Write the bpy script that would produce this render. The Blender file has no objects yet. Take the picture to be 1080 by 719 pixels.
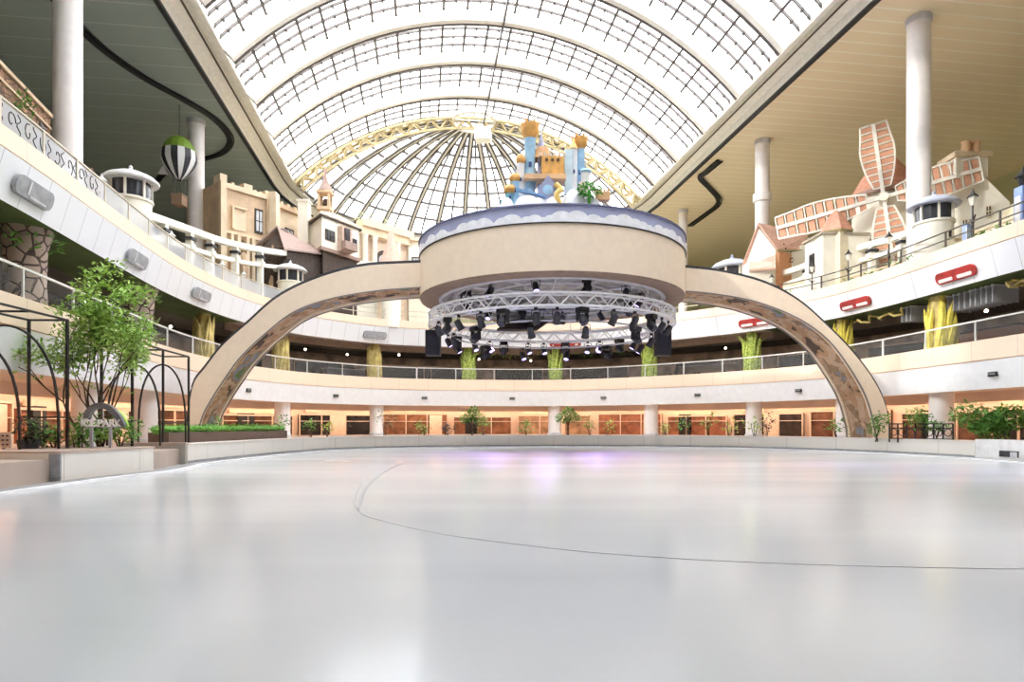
import bpy, math, random
from mathutils import Vector, Matrix
random.seed(7)
PI = math.pi
SC = bpy.context.scene
COL = SC.collection
F, CX, HY, CH = 680.0, 540.0, 448.0, 1.4      # focal length in pixels, centre column, horizon row, eye height

def at(px, py, Y):
    return Vector(((px-CX)/F*Y, Y, CH+(HY-py)/F*Y))
def xat(px, Y): return (px-CX)/F*Y
def zat(py, Y): return CH+(HY-py)/F*Y
def deg(a): return a*PI/180

# ------------------------------------------------------------------ materials
MATS = {}
def mat(name, col, rough=.6, metal=0, var=.08, scale=3.0, bump=0.0, col2=None, spec=.5):
    if name in MATS: return MATS[name]
    m = bpy.data.materials.new(name); m.use_nodes = True
    nt = m.node_tree; N = nt.nodes; L = nt.links
    b = N['Principled BSDF']
    b.inputs['Roughness'].default_value = rough
    b.inputs['Metallic'].default_value = metal
    b.inputs['Specular IOR Level'].default_value = spec
    tc = N.new('ShaderNodeTexCoord'); nz = N.new('ShaderNodeTexNoise')
    nz.inputs['Scale'].default_value = scale; nz.inputs['Detail'].default_value = 3
    L.new(tc.outputs['Object'], nz.inputs['Vector'])
    rp = N.new('ShaderNodeValToRGB')
    c2 = col2 if col2 else tuple(max(0, c*(1-var*2.2)) for c in col)
    rp.color_ramp.elements[0].position = .3; rp.color_ramp.elements[1].position = .7
    rp.color_ramp.elements[0].color = (*c2, 1); rp.color_ramp.elements[1].color = (*col, 1)
    L.new(nz.outputs['Fac'], rp.inputs['Fac']); L.new(rp.outputs['Color'], b.inputs['Base Color'])
    if bump:
        bp = N.new('ShaderNodeBump'); bp.inputs['Strength'].default_value = bump
        L.new(nz.outputs['Fac'], bp.inputs['Height']); L.new(bp.outputs['Normal'], b.inputs['Normal'])
    MATS[name] = m
    return m
def nodes(m): return m.node_tree.nodes, m.node_tree.links, m.node_tree.nodes['Principled BSDF']

def seam_mat(name, col, seam, du, dv=0, w=.02, rough=.5):
    """panels with thin joints, laid out in metres along the UV map"""
    m = bpy.data.materials.new(name); m.use_nodes = True
    N, L, b = nodes(m); b.inputs['Roughness'].default_value = rough
    uv = N.new('ShaderNodeUVMap'); sp = N.new('ShaderNodeSeparateXYZ'); L.new(uv.outputs['UV'], sp.inputs[0])
    def line(out, d, ww):
        a = N.new('ShaderNodeMath'); a.operation = 'DIVIDE'; L.new(out, a.inputs[0]); a.inputs[1].default_value = d
        f = N.new('ShaderNodeMath'); f.operation = 'FRACT'; L.new(a.outputs[0], f.inputs[0])
        g = N.new('ShaderNodeMath'); g.operation = 'LESS_THAN'; L.new(f.outputs[0], g.inputs[0]); g.inputs[1].default_value = ww/d
        return g.outputs[0]
    o = line(sp.outputs['X'], du, w)
    if dv:
        o2 = line(sp.outputs['Y'], dv, w)
        mx = N.new('ShaderNodeMath'); mx.operation = 'MAXIMUM'; L.new(o, mx.inputs[0]); L.new(o2, mx.inputs[1]); o = mx.outputs[0]
    mix = N.new('ShaderNodeMix'); mix.data_type = 'RGBA'
    mix.inputs['A'].default_value = (*col, 1); mix.inputs['B'].default_value = (*seam, 1)
    L.new(o, mix.inputs['Factor']); L.new(mix.outputs['Result'], b.inputs['Base Color'])
    MATS[name] = m
    return m

def emit(name, col, s):
    m = bpy.data.materials.new(name); m.use_nodes = True
    N, L, b = nodes(m)
    b.inputs['Base Color'].default_value = (*col, 1)
    b.inputs['Emission Color'].default_value = (*col, 1); b.inputs['Emission Strength'].default_value = s
    MATS[name] = m; return m

def cell_mat(name, col, col2, grout, scale, bump=.6, rough=.85, squash=(1,1,1)):
    """stones or bricks out of voronoi cells"""
    m = bpy.data.materials.new(name); m.use_nodes = True
    N, L, b = nodes(m); b.inputs['Roughness'].default_value = rough
    tc = N.new('ShaderNodeTexCoord'); mp = N.new('ShaderNodeMapping'); mp.inputs['Scale'].default_value = squash
    L.new(tc.outputs['Object'], mp.inputs[0])
    v = N.new('ShaderNodeTexVoronoi'); v.feature = 'DISTANCE_TO_EDGE'; v.inputs['Scale'].default_value = scale
    v2 = N.new('ShaderNodeTexVoronoi'); v2.inputs['Scale'].default_value = scale
    L.new(mp.outputs[0], v.inputs['Vector']); L.new(mp.outputs[0], v2.inputs['Vector'])
    r = N.new('ShaderNodeValToRGB'); r.color_ramp.elements[0].position = .03; r.color_ramp.elements[1].position = .09
    L.new(v.outputs['Distance'], r.inputs[0])
    sx = N.new('ShaderNodeSeparateXYZ'); L.new(v2.outputs['Color'], sx.inputs[0])
    a = N.new('ShaderNodeMix'); a.data_type = 'RGBA'; a.inputs['A'].default_value = (*col, 1); a.inputs['B'].default_value = (*col2, 1)
    L.new(sx.outputs[0], a.inputs['Factor'])
    c = N.new('ShaderNodeMix'); c.data_type = 'RGBA'; c.inputs['A'].default_value = (*grout, 1)
    L.new(a.outputs['Result'], c.inputs['B']); L.new(r.outputs[0], c.inputs['Factor'])
    L.new(c.outputs['Result'], b.inputs['Base Color'])
    bp = N.new('ShaderNodeBump'); bp.inputs['Strength'].default_value = bump; bp.inputs['Distance'].default_value = .05
    L.new(r.outputs[0], bp.inputs['Height']); L.new(bp.outputs['Normal'], b.inputs['Normal'])
    MATS[name] = m; return m

def stripe_mat(name, col, line, pitch, width, axis, rough=.6):
    """slatted ceiling: thin joints across the hall at a fixed pitch"""
    m = bpy.data.materials.new(name); m.use_nodes = True
    N, L, b = nodes(m); b.inputs['Roughness'].default_value = rough
    tc = N.new('ShaderNodeTexCoord')
    d = N.new('ShaderNodeVectorMath'); d.operation = 'DOT_PRODUCT'; d.inputs[1].default_value = axis
    L.new(tc.outputs['Object'], d.inputs[0])
    a = N.new('ShaderNodeMath'); a.operation = 'DIVIDE'; L.new(d.outputs['Value'], a.inputs[0]); a.inputs[1].default_value = pitch
    f = N.new('ShaderNodeMath'); f.operation = 'FRACT'; L.new(a.outputs[0], f.inputs[0])
    g = N.new('ShaderNodeMath'); g.operation = 'LESS_THAN'; L.new(f.outputs[0], g.inputs[0]); g.inputs[1].default_value = width/pitch
    c = N.new('ShaderNodeMix'); c.data_type = 'RGBA'; c.inputs['A'].default_value = (*col, 1); c.inputs['B'].default_value = (*line, 1)
    L.new(g.outputs[0], c.inputs['Factor']); L.new(c.outputs['Result'], b.inputs['Base Color'])
    bp = N.new('ShaderNodeBump'); bp.inputs['Strength'].default_value = .4; bp.inputs['Distance'].default_value = .06
    L.new(f.outputs[0], bp.inputs['Height']); L.new(bp.outputs['Normal'], b.inputs['Normal'])
    MATS[name] = m; return m

# ------------------------------------------------------------------ mesh builder
class MB:
    def __init__(s): s.v = []; s.f = []; s.uv = []
    def add(s, vs, fs, uvs=None):
        o = len(s.v); s.v += [Vector(p) for p in vs]; s.f += [tuple(i+o for i in f) for f in fs]
        s.uv += uvs if uvs else [(0, 0)]*len(vs)
        return s
    def quad(s, a, b, c, d): return s.add([a, b, c, d], [(0, 1, 2, 3)])
    def box(s, c, d, rz=0, m=None):
        x, y, z = d[0]/2, d[1]/2, d[2]/2
        vs = [Vector(p) for p in ((-x,-y,-z),(x,-y,-z),(x,y,-z),(-x,y,-z),(-x,-y,z),(x,-y,z),(x,y,z),(-x,y,z))]
        R = m if m else Matrix.Rotation(rz, 3, 'Z')
        return s.add([R @ p + Vector(c) for p in vs], [(0,3,2,1),(4,5,6,7),(0,1,5,4),(1,2,6,5),(2,3,7,6),(3,0,4,7)])
    def bar(s, p, q, w, h=None, up=(0,0,1)):
        p, q = Vector(p), Vector(q); h = h or w; t = (q-p)
        if t.length < 1e-6: return s
        t.normalize(); u = Vector(up)
        if abs(t.dot(u)) > .98: u = Vector((1, 0, 0))
        a = t.cross(u).normalized()*w/2; b = a.cross(t).normalized()*h/2
        vs = [p-a-b, p+a-b, p+a+b, p-a+b, q-a-b, q+a-b, q+a+b, q-a+b]
        return s.add(vs, [(0,3,2,1),(4,5,6,7),(0,1,5,4),(1,2,6,5),(2,3,7,6),(3,0,4,7)])
    def path(s, pts, w, h=None, up=(0,0,1), closed=False):
        """rectangular bar swept along points with mitred joints"""
        h = h or w; P = [Vector(p) for p in pts]; n = len(P); vs = []; fs = []
        for i in range(n):
            a = P[(i-1) % n] if (closed or i > 0) else P[i]
            b = P[(i+1) % n] if (closed or i < n-1) else P[i]
            t = (b-a).normalized(); u = Vector(up)
            if abs(t.dot(u)) > .98: u = Vector((1, 0, 0))
            sd = t.cross(u).normalized()*w/2; uu = sd.cross(t).normalized()*h/2
            vs += [P[i]-sd-uu, P[i]+sd-uu, P[i]+sd+uu, P[i]-sd+uu]
        m = n if closed else n-1
        for i in range(m):
            o, q = 4*i, 4*((i+1) % n)
            for k in range(4): fs.append((o+k, o+(k+1) % 4, q+(k+1) % 4, q+k))
        if not closed: fs += [(3,2,1,0), (4*n-4, 4*n-3, 4*n-2, 4*n-1)]
        return s.add(vs, fs)
    def tube(s, pts, r, n=8, r2=None, closed=False):
        P = [Vector(p) for p in pts]; k = len(P); vs = []; fs = []
        ref = Vector((0, 0, 1)); t0 = (P[1]-P[0]).normalized()
        if abs(t0.dot(ref)) > .9: ref = Vector((1, 0, 0))
        for i in range(k):
            a = P[(i-1) % k] if (closed or i > 0) else P[i]
            b = P[(i+1) % k] if (closed or i < k-1) else P[i]
            t = (b-a).normalized(); x = t.cross(ref)
            if x.length < 1e-4: x = t.cross(Vector((0, 1, 0)))
            x.normalize(); y = x.cross(t)
            rr = r if r2 is None else r+(r2-r)*i/(k-1)
            if isinstance(r, (list, tuple)): rr = r[i]
            for j in range(n):
                an = 2*PI*j/n; vs.append(P[i]+x*math.cos(an)*rr+y*math.sin(an)*rr)
        for i in range(k if closed else k-1):
            o, q = n*i, n*((i+1) % k)
            for j in range(n): fs.append((o+j, o+(j+1) % n, q+(j+1) % n, q+j))
        if not closed: fs += [tuple(range(n))[::-1], tuple(range(n*(k-1), n*k))]
        return s.add(vs, fs)
    def lathe(s, prof, c=(0,0,0), n=24, a0=0, a1=2*PI, sy=1, jit=0):
        full = abs(a1-a0-2*PI) < 1e-6; m = n if full else n+1; vs = []; fs = []; c = Vector(c); uv = []
        for j in range(m):
            a = a0+(a1-a0)*j/n
            for r, z in prof:
                k = 1+random.uniform(-jit, jit)
                vs.append(c+Vector((r*k*math.cos(a), r*k*math.sin(a)*sy, z))); uv.append((a*max(p[0] for p in prof), z))
        q = len(prof)
        for j in range(n):
            o, p = q*j, q*((j+1) % m)
            for i in range(q-1):
                fs.append((o+i, p+i, p+i+1, o+i+1))
        return s.add(vs, fs, uv)
    def prism(s, foot, z0, z1, top=None):
        """foot: list of (x,y); z0..z1; optional different top outline"""
        n = len(foot); top = top or foot
        vs = [Vector((p[0], p[1], z0)) for p in foot]+[Vector((p[0], p[1], z1)) for p in top]
        fs = [tuple(range(n))[::-1], tuple(range(n, 2*n))]
        for i in range(n): fs.append((i, (i+1) % n, n+(i+1) % n, n+i))
        return s.add(vs, fs)
    def slab(s, outline, d):
        """flat outline (3D points) extruded by vector d"""
        n = len(outline); d = Vector(d); P = [Vector(p) for p in outline]
        vs = P+[p+d for p in P]
        fs = [tuple(range(n))[::-1], tuple(range(n, 2*n))]+[(i, (i+1) % n, n+(i+1) % n, n+i) for i in range(n)]
        return s.add(vs, fs)
    def ball(s, c, r, n=10, m=6, jit=0):
        if not isinstance(r, (tuple, list)): r = (r, r, r)
        c = Vector(c); vs = [c+Vector((0, 0, r[2]))]; fs = []
        for i in range(1, m):
            a = PI*i/m
            for j in range(n):
                b = 2*PI*j/n; k = 1+random.uniform(-jit, jit)
                vs.append(c+Vector((r[0]*math.sin(a)*math.cos(b)*k, r[1]*math.sin(a)*math.sin(b)*k, r[2]*math.cos(a)*k)))
        vs.append(c-Vector((0, 0, r[2]))); e = len(vs)-1
        for j in range(n):
            fs.append((0, 1+j, 1+(j+1) % n)); fs.append((e, e-n+(j+1) % n, e-n+j))
        for i in range(m-2):
            for j in range(n):
                o = 1+i*n; fs.append((o+j, o+n+j, o+n+(j+1) % n, o+(j+1) % n))
        return s.add(vs, fs)
    def leaves(s, c, r, n, size, droop=0, surf=.5):
        c = Vector(c)
        for _ in range(n):
            while True:
                d = Vector((random.uniform(-1,1), random.uniform(-1,1), random.uniform(-1,1)))
                if .05 < d.length < 1: break
            d = d.normalized()*(d.length**surf)
            p = c+Vector((d.x*r[0], d.y*r[1], d.z*r[2]))
            q = Vector((random.uniform(-1,1), random.uniform(-1,1), random.uniform(-.6,.6)-droop)).normalized()
            w = q.cross(Vector((random.uniform(-.5,.5), random.uniform(-.5,.5), 1))).normalized()
            l = size*random.uniform(.7, 1.3)
            s.add([p, p+q*l*.5+w*l*.22, p+q*l, p+q*l*.5-w*l*.22], [(0, 1, 2, 3)])
        return s
    def build(s, name, m, parent=None, smooth=False, kind=None):
        me = bpy.data.meshes.new(name)
        off = OFF.get(parent.name, Vector()) if parent else Vector()
        me.from_pydata([p-off for p in s.v], [], s.f); me.materials.append(m)
        uvl = me.uv_layers.new(name='UVMap')
        idx = [0]*len(me.loops); me.loops.foreach_get('vertex_index', idx)
        uvl.data.foreach_set('uv', [c for i in idx for c in s.uv[i]])
        if smooth:
            me.polygons.foreach_set('use_smooth', [True]*len(me.polygons))
            try: me.set_sharp_from_angle(angle=deg(35))
            except Exception: pass
        me.update()
        o = bpy.data.objects.new(name, me); COL.objects.link(o)
        if parent: o.parent = parent
        OFF[o.name] = off
        if kind: o['kind'] = kind
        return o
OFF = {}
def thing(name, label, cat, loc=(0,0,0), group=None, local=False, rz=0):
    o = bpy.data.objects.new(name, None); COL.objects.link(o)
    o.location = loc; o.rotation_euler = (0, 0, rz); o.empty_display_size = .2
    OFF[o.name] = Vector() if local else Vector(loc)
    tag(o, label, cat, group); return o
def tag(o, label, cat, group=None):
    o['label'] = label; o['category'] = cat
    if group: o['group'] = group
    return o
def dup(root, loc, rz=0, label=None, group=None, scale=None):
    r = root.copy(); COL.objects.link(r); r.location = loc; r.rotation_euler = (0, 0, rz)
    if label: r['label'] = label
    if group: r['group'] = group
    if scale: r.scale = scale
    for ch in list(root.children):
        c = ch.copy(); COL.objects.link(c); c.parent = r
        for g in ch.children:
            d = g.copy(); COL.objects.link(d); d.parent = c
    return r
class Proto:
    """first use moves the prototype itself, later uses copy it"""
    def __init__(s, root): s.r = root; s.used = False
    def put(s, loc, rz, label, group=None, scale=None):
        if not s.used:
            s.used = True; o = s.r; o.location = loc; o.rotation_euler = (0, 0, rz); o['label'] = label
            if group: o['group'] = group
            if scale: o.scale = scale
            return o
        return dup(s.r, loc, rz, label, group, scale)
def struct(name, b, m, parent=None, smooth=False):
    o = b.build(name, m, parent, smooth)
    if not parent: o['kind'] = 'structure'
    return o
ORD = ['first','second','third','fourth','fifth','sixth','seventh','eighth','ninth','tenth','eleventh','twelfth',
       'thirteenth','fourteenth','fifteenth','sixteenth','seventeenth','eighteenth','nineteenth','twentieth',
       'twenty-first','twenty-second','twenty-third','twenty-fourth','twenty-fifth','twenty-sixth','twenty-seventh','twenty-eighth']

# ------------------------------------------------------------------ palette
WHITE = mat('white_paint', (.86,.86,.87), .5, var=.03)
CREAM = mat('cream_steel', (.97,.95,.85), .5, var=.06)
BEIGE = seam_mat('beige_panel', (.84,.67,.51), (.62,.48,.36), 2.4, 0, .03)
BEIGEP = mat('beige_plain', (.90,.75,.58), .5, var=.03)
FASCIA = seam_mat('white_panel', (.84,.85,.87), (.50,.52,.55), 1.25, 0, .03)
COLW = mat('column_white', (.88,.83,.80), .45, var=.03)
DARK = mat('dark_metal', (.02,.02,.022), .5, var=.1)
CHAR = mat('charcoal', (.05,.05,.06), .6, var=.2)
STEEL = mat('brushed_steel', (.62,.63,.65), .35, .6, var=.1)
BROWN = mat('brown_soffit', (.30,.20,.14), .6, var=.12)
GREEN = mat('green_ceiling', (.10,.14,.035), .8, var=.2, scale=.7)
LEAF = mat('leaf_green', (.18,.40,.06), .6, var=.3, scale=4, col2=(.07,.22,.03))
LEAFL = mat('leaf_light', (.48,.64,.16), .6, scale=3, col2=(.22,.42,.06))
HEDGE = mat('hedge_green', (.22,.48,.08), .7, scale=6, col2=(.09,.28,.03))
BARK = mat('bark', (.14,.09,.06), .9, var=.3, scale=9, bump=.4)
ROCK = cell_mat('rock', (.42,.28,.17), (.25,.16,.10), (.07,.045,.03), 1.6, .9)
STONE = cell_mat('stone_cladding', (.50,.38,.30), (.36,.27,.22), (.09,.06,.05), 2.2, .8)
BRICK = cell_mat('brown_brick', (.34,.19,.10), (.22,.12,.06), (.10,.06,.04), 2.4, .5, squash=(1,1,1.8))
SAND = mat('sandstone', (.72,.53,.35), .8, var=.12, scale=1.5)
SANDL = mat('sandstone_light', (.84,.68,.48), .8, var=.08, scale=1.5)
IVORY = mat('ivory_render', (.90,.86,.74), .7, var=.05, scale=1.2)
SALMON = mat('salmon_roof', (.72,.36,.25), .7, var=.12, scale=5)
PINKR = mat('pink_roof', (.74,.46,.36), .7, var=.1, scale=4)
TAUPE = mat('taupe_roof', (.42,.29,.24), .75, var=.15, scale=6)
TIMBER = mat('dark_timber', (.09,.06,.045), .7, var=.3, scale=8)
ORANGE = mat('orange_paint', (.86,.45,.12), .5, var=.15, scale=4)
SKYB = mat('sky_blue_paint', (.42,.68,.90), .5, var=.1, scale=4)
BLUE2 = mat('mid_blue_paint', (.25,.45,.75), .5, var=.15, scale=4)
LILAC = mat('lilac_blue_paint', (.42,.45,.66), .5, var=.1, scale=1)
RED = mat('deep_red', (.45,.035,.03), .45, var=.2, scale=3)
GREY = mat('mid_grey', (.42,.43,.45), .5, var=.15, scale=3)
LGREY = mat('light_grey', (.68,.68,.70), .5, var=.08)
YLEAF = mat('yellow_green_frond', (.62,.68,.16), .6, scale=6, col2=(.14,.24,.03))
YBARK = mat('yellow_bark', (.72,.60,.22), .7, scale=2.5, col2=(.42,.30,.10), bump=.4)
PWIN = mat('window_pane_dark', (.05,.05,.06), .12, var=.1)
PWINL = mat('window_pane_pale', (.62,.64,.66), .15, var=.1)
BOARD = seam_mat('rink_board', (.80,.77,.71), (.42,.39,.35), 2.9, 0, .02, .35)
BOARDT = mat('board_top', (.56,.43,.36), .5, var=.08)
GLASSW = None
def clear_mat(name, tint, amount, rough=.05):
    m = bpy.data.materials.new(name); m.use_nodes = True
    N, L, b = nodes(m); N.remove(b); out = N['Material Output']
    t = N.new('ShaderNodeBsdfTransparent'); t.inputs[0].default_value = (*tint, 1)
    g = N.new('ShaderNodeBsdfPrincipled'); g.inputs['Base Color'].default_value = (.8,.82,.85,1); g.inputs['Roughness'].default_value = rough
    mx = N.new('ShaderNodeMixShader'); mx.inputs[0].default_value = amount
    L.new(t.outputs[0], mx.inputs[1]); L.new(g.outputs[0], mx.inputs[2]); L.new(mx.outputs[0], out.inputs[0])
    MATS[name] = m; return m
GLASS = clear_mat('railing_glass', (.90,.92,.92), .06)
SKYGLASS = clear_mat('roof_glass', (.97,.98,1), .06, .4)
# ------------------------------------------------------------------ plan curves
def catmull(P, per=8, closed=False):
    P = [Vector(p) for p in P]; out = []; n = len(P)
    for i in range(n-1):
        p0 = P[max(i-1, 0)]; p1 = P[i]; p2 = P[i+1]; p3 = P[min(i+2, n-1)]
        for k in range(per):
            t = k/per
            out.append(.5*((2*p1)+(p2-p0)*t+(2*p0-5*p1+4*p2-p3)*t*t+(3*p1-p0-3*p2+p3)*t**3))
    out.append(P[-1]); return out
class Plan:
    def __init__(s, pts, per=8):
        s.P = catmull([(x, y, 0) for x, y in pts], per); s.S = [0]
        for a, b in zip(s.P, s.P[1:]): s.S.append(s.S[-1]+(b-a).length)
        s.N = []
        for i in range(len(s.P)):
            t = (s.P[min(i+1, len(s.P)-1)]-s.P[max(i-1, 0)]).normalized(); s.N.append(Vector((-t.y, t.x, 0)))
        s.len = s.S[-1]
    def frame(s, d):
        d = max(0, min(s.len-1e-4, d)); i = 0
        lo, hi = 0, len(s.S)-1
        while hi-lo > 1:
            m = (lo+hi)//2
            if s.S[m] <= d: lo = m
            else: hi = m
        k = (d-s.S[lo])/(s.S[hi]-s.S[lo])
        p = s.P[lo].lerp(s.P[hi], k); n = s.N[lo].lerp(s.N[hi], k).normalized()
        return p, Vector((n.y, -n.x, 0)), n            # point, tangent, outward normal
    def pt(s, d, off, z): p, t, n = s.frame(d); q = p+n*off; q.z = z; return q
    def find(s, px, off=0):
        """distance along the curve whose offset point lies in the view column px"""
        best = None; k = 0
        while k < s.len:
            p, t, n = s.frame(k); q = p+n*off
            if q.y > 4:
                e = abs(CX+F*q.x/q.y-px)
                if best is None or e < best[0]: best = (e, k)
            k += .05
        return best[1]
    def sweep(s, prof, d0=0, d1=None, b=None, step=.8, closed=False):
        """profile [(offset, z)] swept along the curve, UV in metres"""
        d1 = s.len if d1 is None else d1; b = b or MB(); n = max(2, int((d1-d0)/step)); vs = []; uv = []; fs = []
        q = len(prof); acc = [0]
        for i in range(1, q): acc.append(acc[-1]+math.dist(prof[i-1], prof[i]))
        for i in range(n+1):
            d = d0+(d1-d0)*i/n
            for j, (o, z) in enumerate(prof): vs.append(s.pt(d, o, z)); uv.append((d, acc[j]))
        m = q if closed else q-1
        for i in range(n):
            for j in range(m):
                a, c = i*q, (i+1)*q; fs.append((a+j, c+j, c+(j+1) % q, a+(j+1) % q))
        if closed: fs += [tuple(range(q)), tuple(range(n*q, n*q+q))[::-1]]
        return b.add(vs, fs, uv)
GAL = Plan([(-11.0,-14),(-12.4,0),(-13.6,10),(-14.4,18.2),(-15.6,25),(-16.8,32.3),(-17.0,38),(-16.4,42.6),(-14.4,47.4),
            (-9.2,52.4),(0,54.4),(6.5,53.2),(14.0,47.6),(18.6,41.5),(20.2,36.4),(21.2,26.6),(22.9,14),(24.8,0),(26.6,-14)])
RINK = Plan([(-9.6,-13),(-10.3,0),(-10.8,10),(-11.1,15.9),(-10.9,19.4),(-11.6,23.2),(-11.4,28),(-11.1,31.4),(-9.9,35.9),(-6.6,39.5),
             (0,41.5),(5,41.8),(9.7,41.0),(13.8,38.9),(16.7,35.5),(18.6,31.7),(19.4,27.6),(19.5,24.4),(19.2,15),(19.6,0),(20.0,-13)])
ZP, ZL0, ZL1, ZL2, Z2 = .55, 3.0, 4.25, 5.2, 4.6
ZU0, ZU1, ZU2, Z3 = 7.95, 9.27, 9.92, 9.3
ZC = 23.4
# roof axis
AO, AX, AR = Vector((.228, 33.4, 0)), Vector((-.1357, .9907, 0)), Vector((.9907, .1357, 0))
def B(u, v, z): p = AO+AR*u+AX*v; p.z = z; return p
UA, UO = 16.5, 18.3
RC, ZB = 22.9, 7.8
def arcz(u): return ZB+math.sqrt(max(0, RC*RC-u*u))
VD, VB = 28.6, -49.0
VG = -23.4          # glazing stops here; unseen solid roof behind is added to dim the near ice

# ------------------------------------------------------------------ ice, ground, galleries
ice = bpy.data.materials.new('ice'); ice.use_nodes = True
N, L, b = nodes(ice)
tc = N.new('ShaderNodeTexCoord'); mp = N.new('ShaderNodeMapping'); mp.inputs['Scale'].default_value = (.05, .35, 1)
nz = N.new('ShaderNodeTexNoise'); nz.inputs['Scale'].default_value = 1; nz.inputs['Detail'].default_value = 5
L.new(tc.outputs['Object'], mp.inputs[0]); L.new(mp.outputs[0], nz.inputs['Vector'])
rp = N.new('ShaderNodeValToRGB'); rp.color_ramp.elements[0].position = .3; rp.color_ramp.elements[1].position = .7
rp.color_ramp.elements[0].color = (.51,.53,.56,1); rp.color_ramp.elements[1].color = (.57,.59,.61,1)
L.new(nz.outputs[0], rp.inputs[0]); L.new(rp.outputs[0], b.inputs['Base Color'])
mr = N.new('ShaderNodeMapRange'); mr.inputs['To Min'].default_value = .10; mr.inputs['To Max'].default_value = .22
L.new(nz.outputs[0], mr.inputs[0]); L.new(mr.outputs[0], b.inputs['Roughness'])
b.inputs['IOR'].default_value = 1.42; b.inputs['Specular IOR Level'].default_value = .5
bp = N.new('ShaderNodeBump'); bp.inputs['Strength'].default_value = .03; bp.inputs['Distance'].default_value = .02
L.new(nz.outputs[0], bp.inputs['Height']); L.new(bp.outputs[0], b.inputs['Normal'])
MATS['ice'] = ice
fl = MB(); fl.quad((-60,-20,0),(60,-20,0),(60,92,0),(-60,92,0))
floor = struct('floor', fl, ice)
ln = MB()
lp = catmull([at(384,505,CH*F/57), at(374,525,CH*F/77), at(380,540,CH*F/92), at(400,548,CH*F/100), at(450,560,CH*F/112), at(500,568,CH*F/120),
              at(600,580,CH*F/132), at(700,588,CH*F/140), at(820,594,CH*F/146), at(960,598,CH*F/150), at(1080,600,CH*F/152), at(1250,601,CH*F/153)], 10)
ln.path([(p.x, p.y, .003) for p in lp], .022, .004)
ln2 = catmull([at(378,538,CH*F/90), at(388,512,CH*F/64), at(408,496,CH*F/48), at(425,488,CH*F/40)], 8)
ln.path([(p.x, p.y, .003) for p in ln2], .035, .004)
lm = ln.build('line_marking', mat('ice_line', (.42,.44,.47), .3), floor)

pav = mat('paving', (.52,.42,.35), .6, scale=.8)
struct('floor', RINK.sweep([(.25,.0),(.25,ZP),(32,ZP)], step=1), pav)
kerb = mat('concrete_kerb', (.30,.29,.29), .7, scale=2)
struct('trim_1', RINK.sweep([(.0,.0),(.0,.03),(-.62,.03),(-.62,0)], step=.8), kerb)
struct('trim_2', RINK.sweep([(-.62,0),(-.62,.05),(-.80,.05),(-.80,0)], step=.8), WHITE)

# level two slab, fascia, soffit
struct('trim_3', GAL.sweep([(.22,ZL0),(0,ZL1)], step=.8), WHITE, smooth=True)
struct('trim_4', GAL.sweep([(0,ZL1),(.12,ZL1+.02),(.12,ZL1+.05),(.02,ZL1+.05),(.02,ZL2),(.22,ZL2),(.22,Z2)], step=.8), BEIGE)
peach = mat('peach_render', (.88,.68,.54), .6, var=.06, scale=.6)
struct('ceiling', GAL.sweep([(.22,ZL0),(.6,ZL0),(.6,ZL0+.15),(12,ZL0+.15)], step=.8), mat('peach_ceiling', (.88,.72,.58), .7, var=.05))
tile2 = mat('level_two_floor', (.30,.25,.21), .5, scale=1)
struct('floor', GAL.sweep([(.22,Z2),(14,Z2)], step=.8), tile2)
# level three slab and fascia
struct('trim_5', GAL.sweep([(.38,ZU0),(0,ZU1)], step=.8), FASCIA, smooth=True)
struct('trim_6', GAL.sweep([(0,ZU1),(.12,ZU1+.02),(.12,ZU1+.05),(.02,ZU1+.05),(.02,ZU2),(.25,ZU2),(.25,Z3)], step=.8), BEIGE)
dA, dB = GAL.find(262, 0), GAL.find(800, 0)
struct('ceiling', GAL.sweep([(.38,ZU0),(3.2,ZU0+.02)], 0, dA), GREEN)
struct('ceiling', GAL.sweep([(.38,ZU0),(3.2,ZU0+.02)], dB, GAL.len), GREEN)
struct('ceiling', GAL.sweep([(.38,ZU0),(1.6,ZU0+.02)], dA, dB), mat('tan_soffit', (.50,.38,.30), .7, scale=1))
struct('trim_7', GAL.sweep([(1.6,ZU0+.02),(1.6,ZU0-.42),(1.8,ZU0-.42),(1.8,ZU0+.02)], dA, dB), BROWN)
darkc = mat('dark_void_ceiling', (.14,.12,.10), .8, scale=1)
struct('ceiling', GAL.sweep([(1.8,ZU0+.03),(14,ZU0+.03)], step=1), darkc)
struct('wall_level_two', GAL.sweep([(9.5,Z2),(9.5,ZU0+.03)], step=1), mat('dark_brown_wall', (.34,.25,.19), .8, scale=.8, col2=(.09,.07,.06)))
terr = mat('terrace_paving', (.62,.55,.44), .7, scale=.7)
struct('floor', GAL.sweep([(.25,Z3),(30,Z3)], step=1), terr)
struct('ceiling', GAL.sweep([(4.3,ZL0+.15),(4.3,2.62),(4.4,2.62),(4.4,ZL0+.15)], step=.8), peach)
struct('wall_ground', GAL.sweep([(6.2,ZP),(6.2,ZL0+.15)], step=.8), peach)

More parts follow.
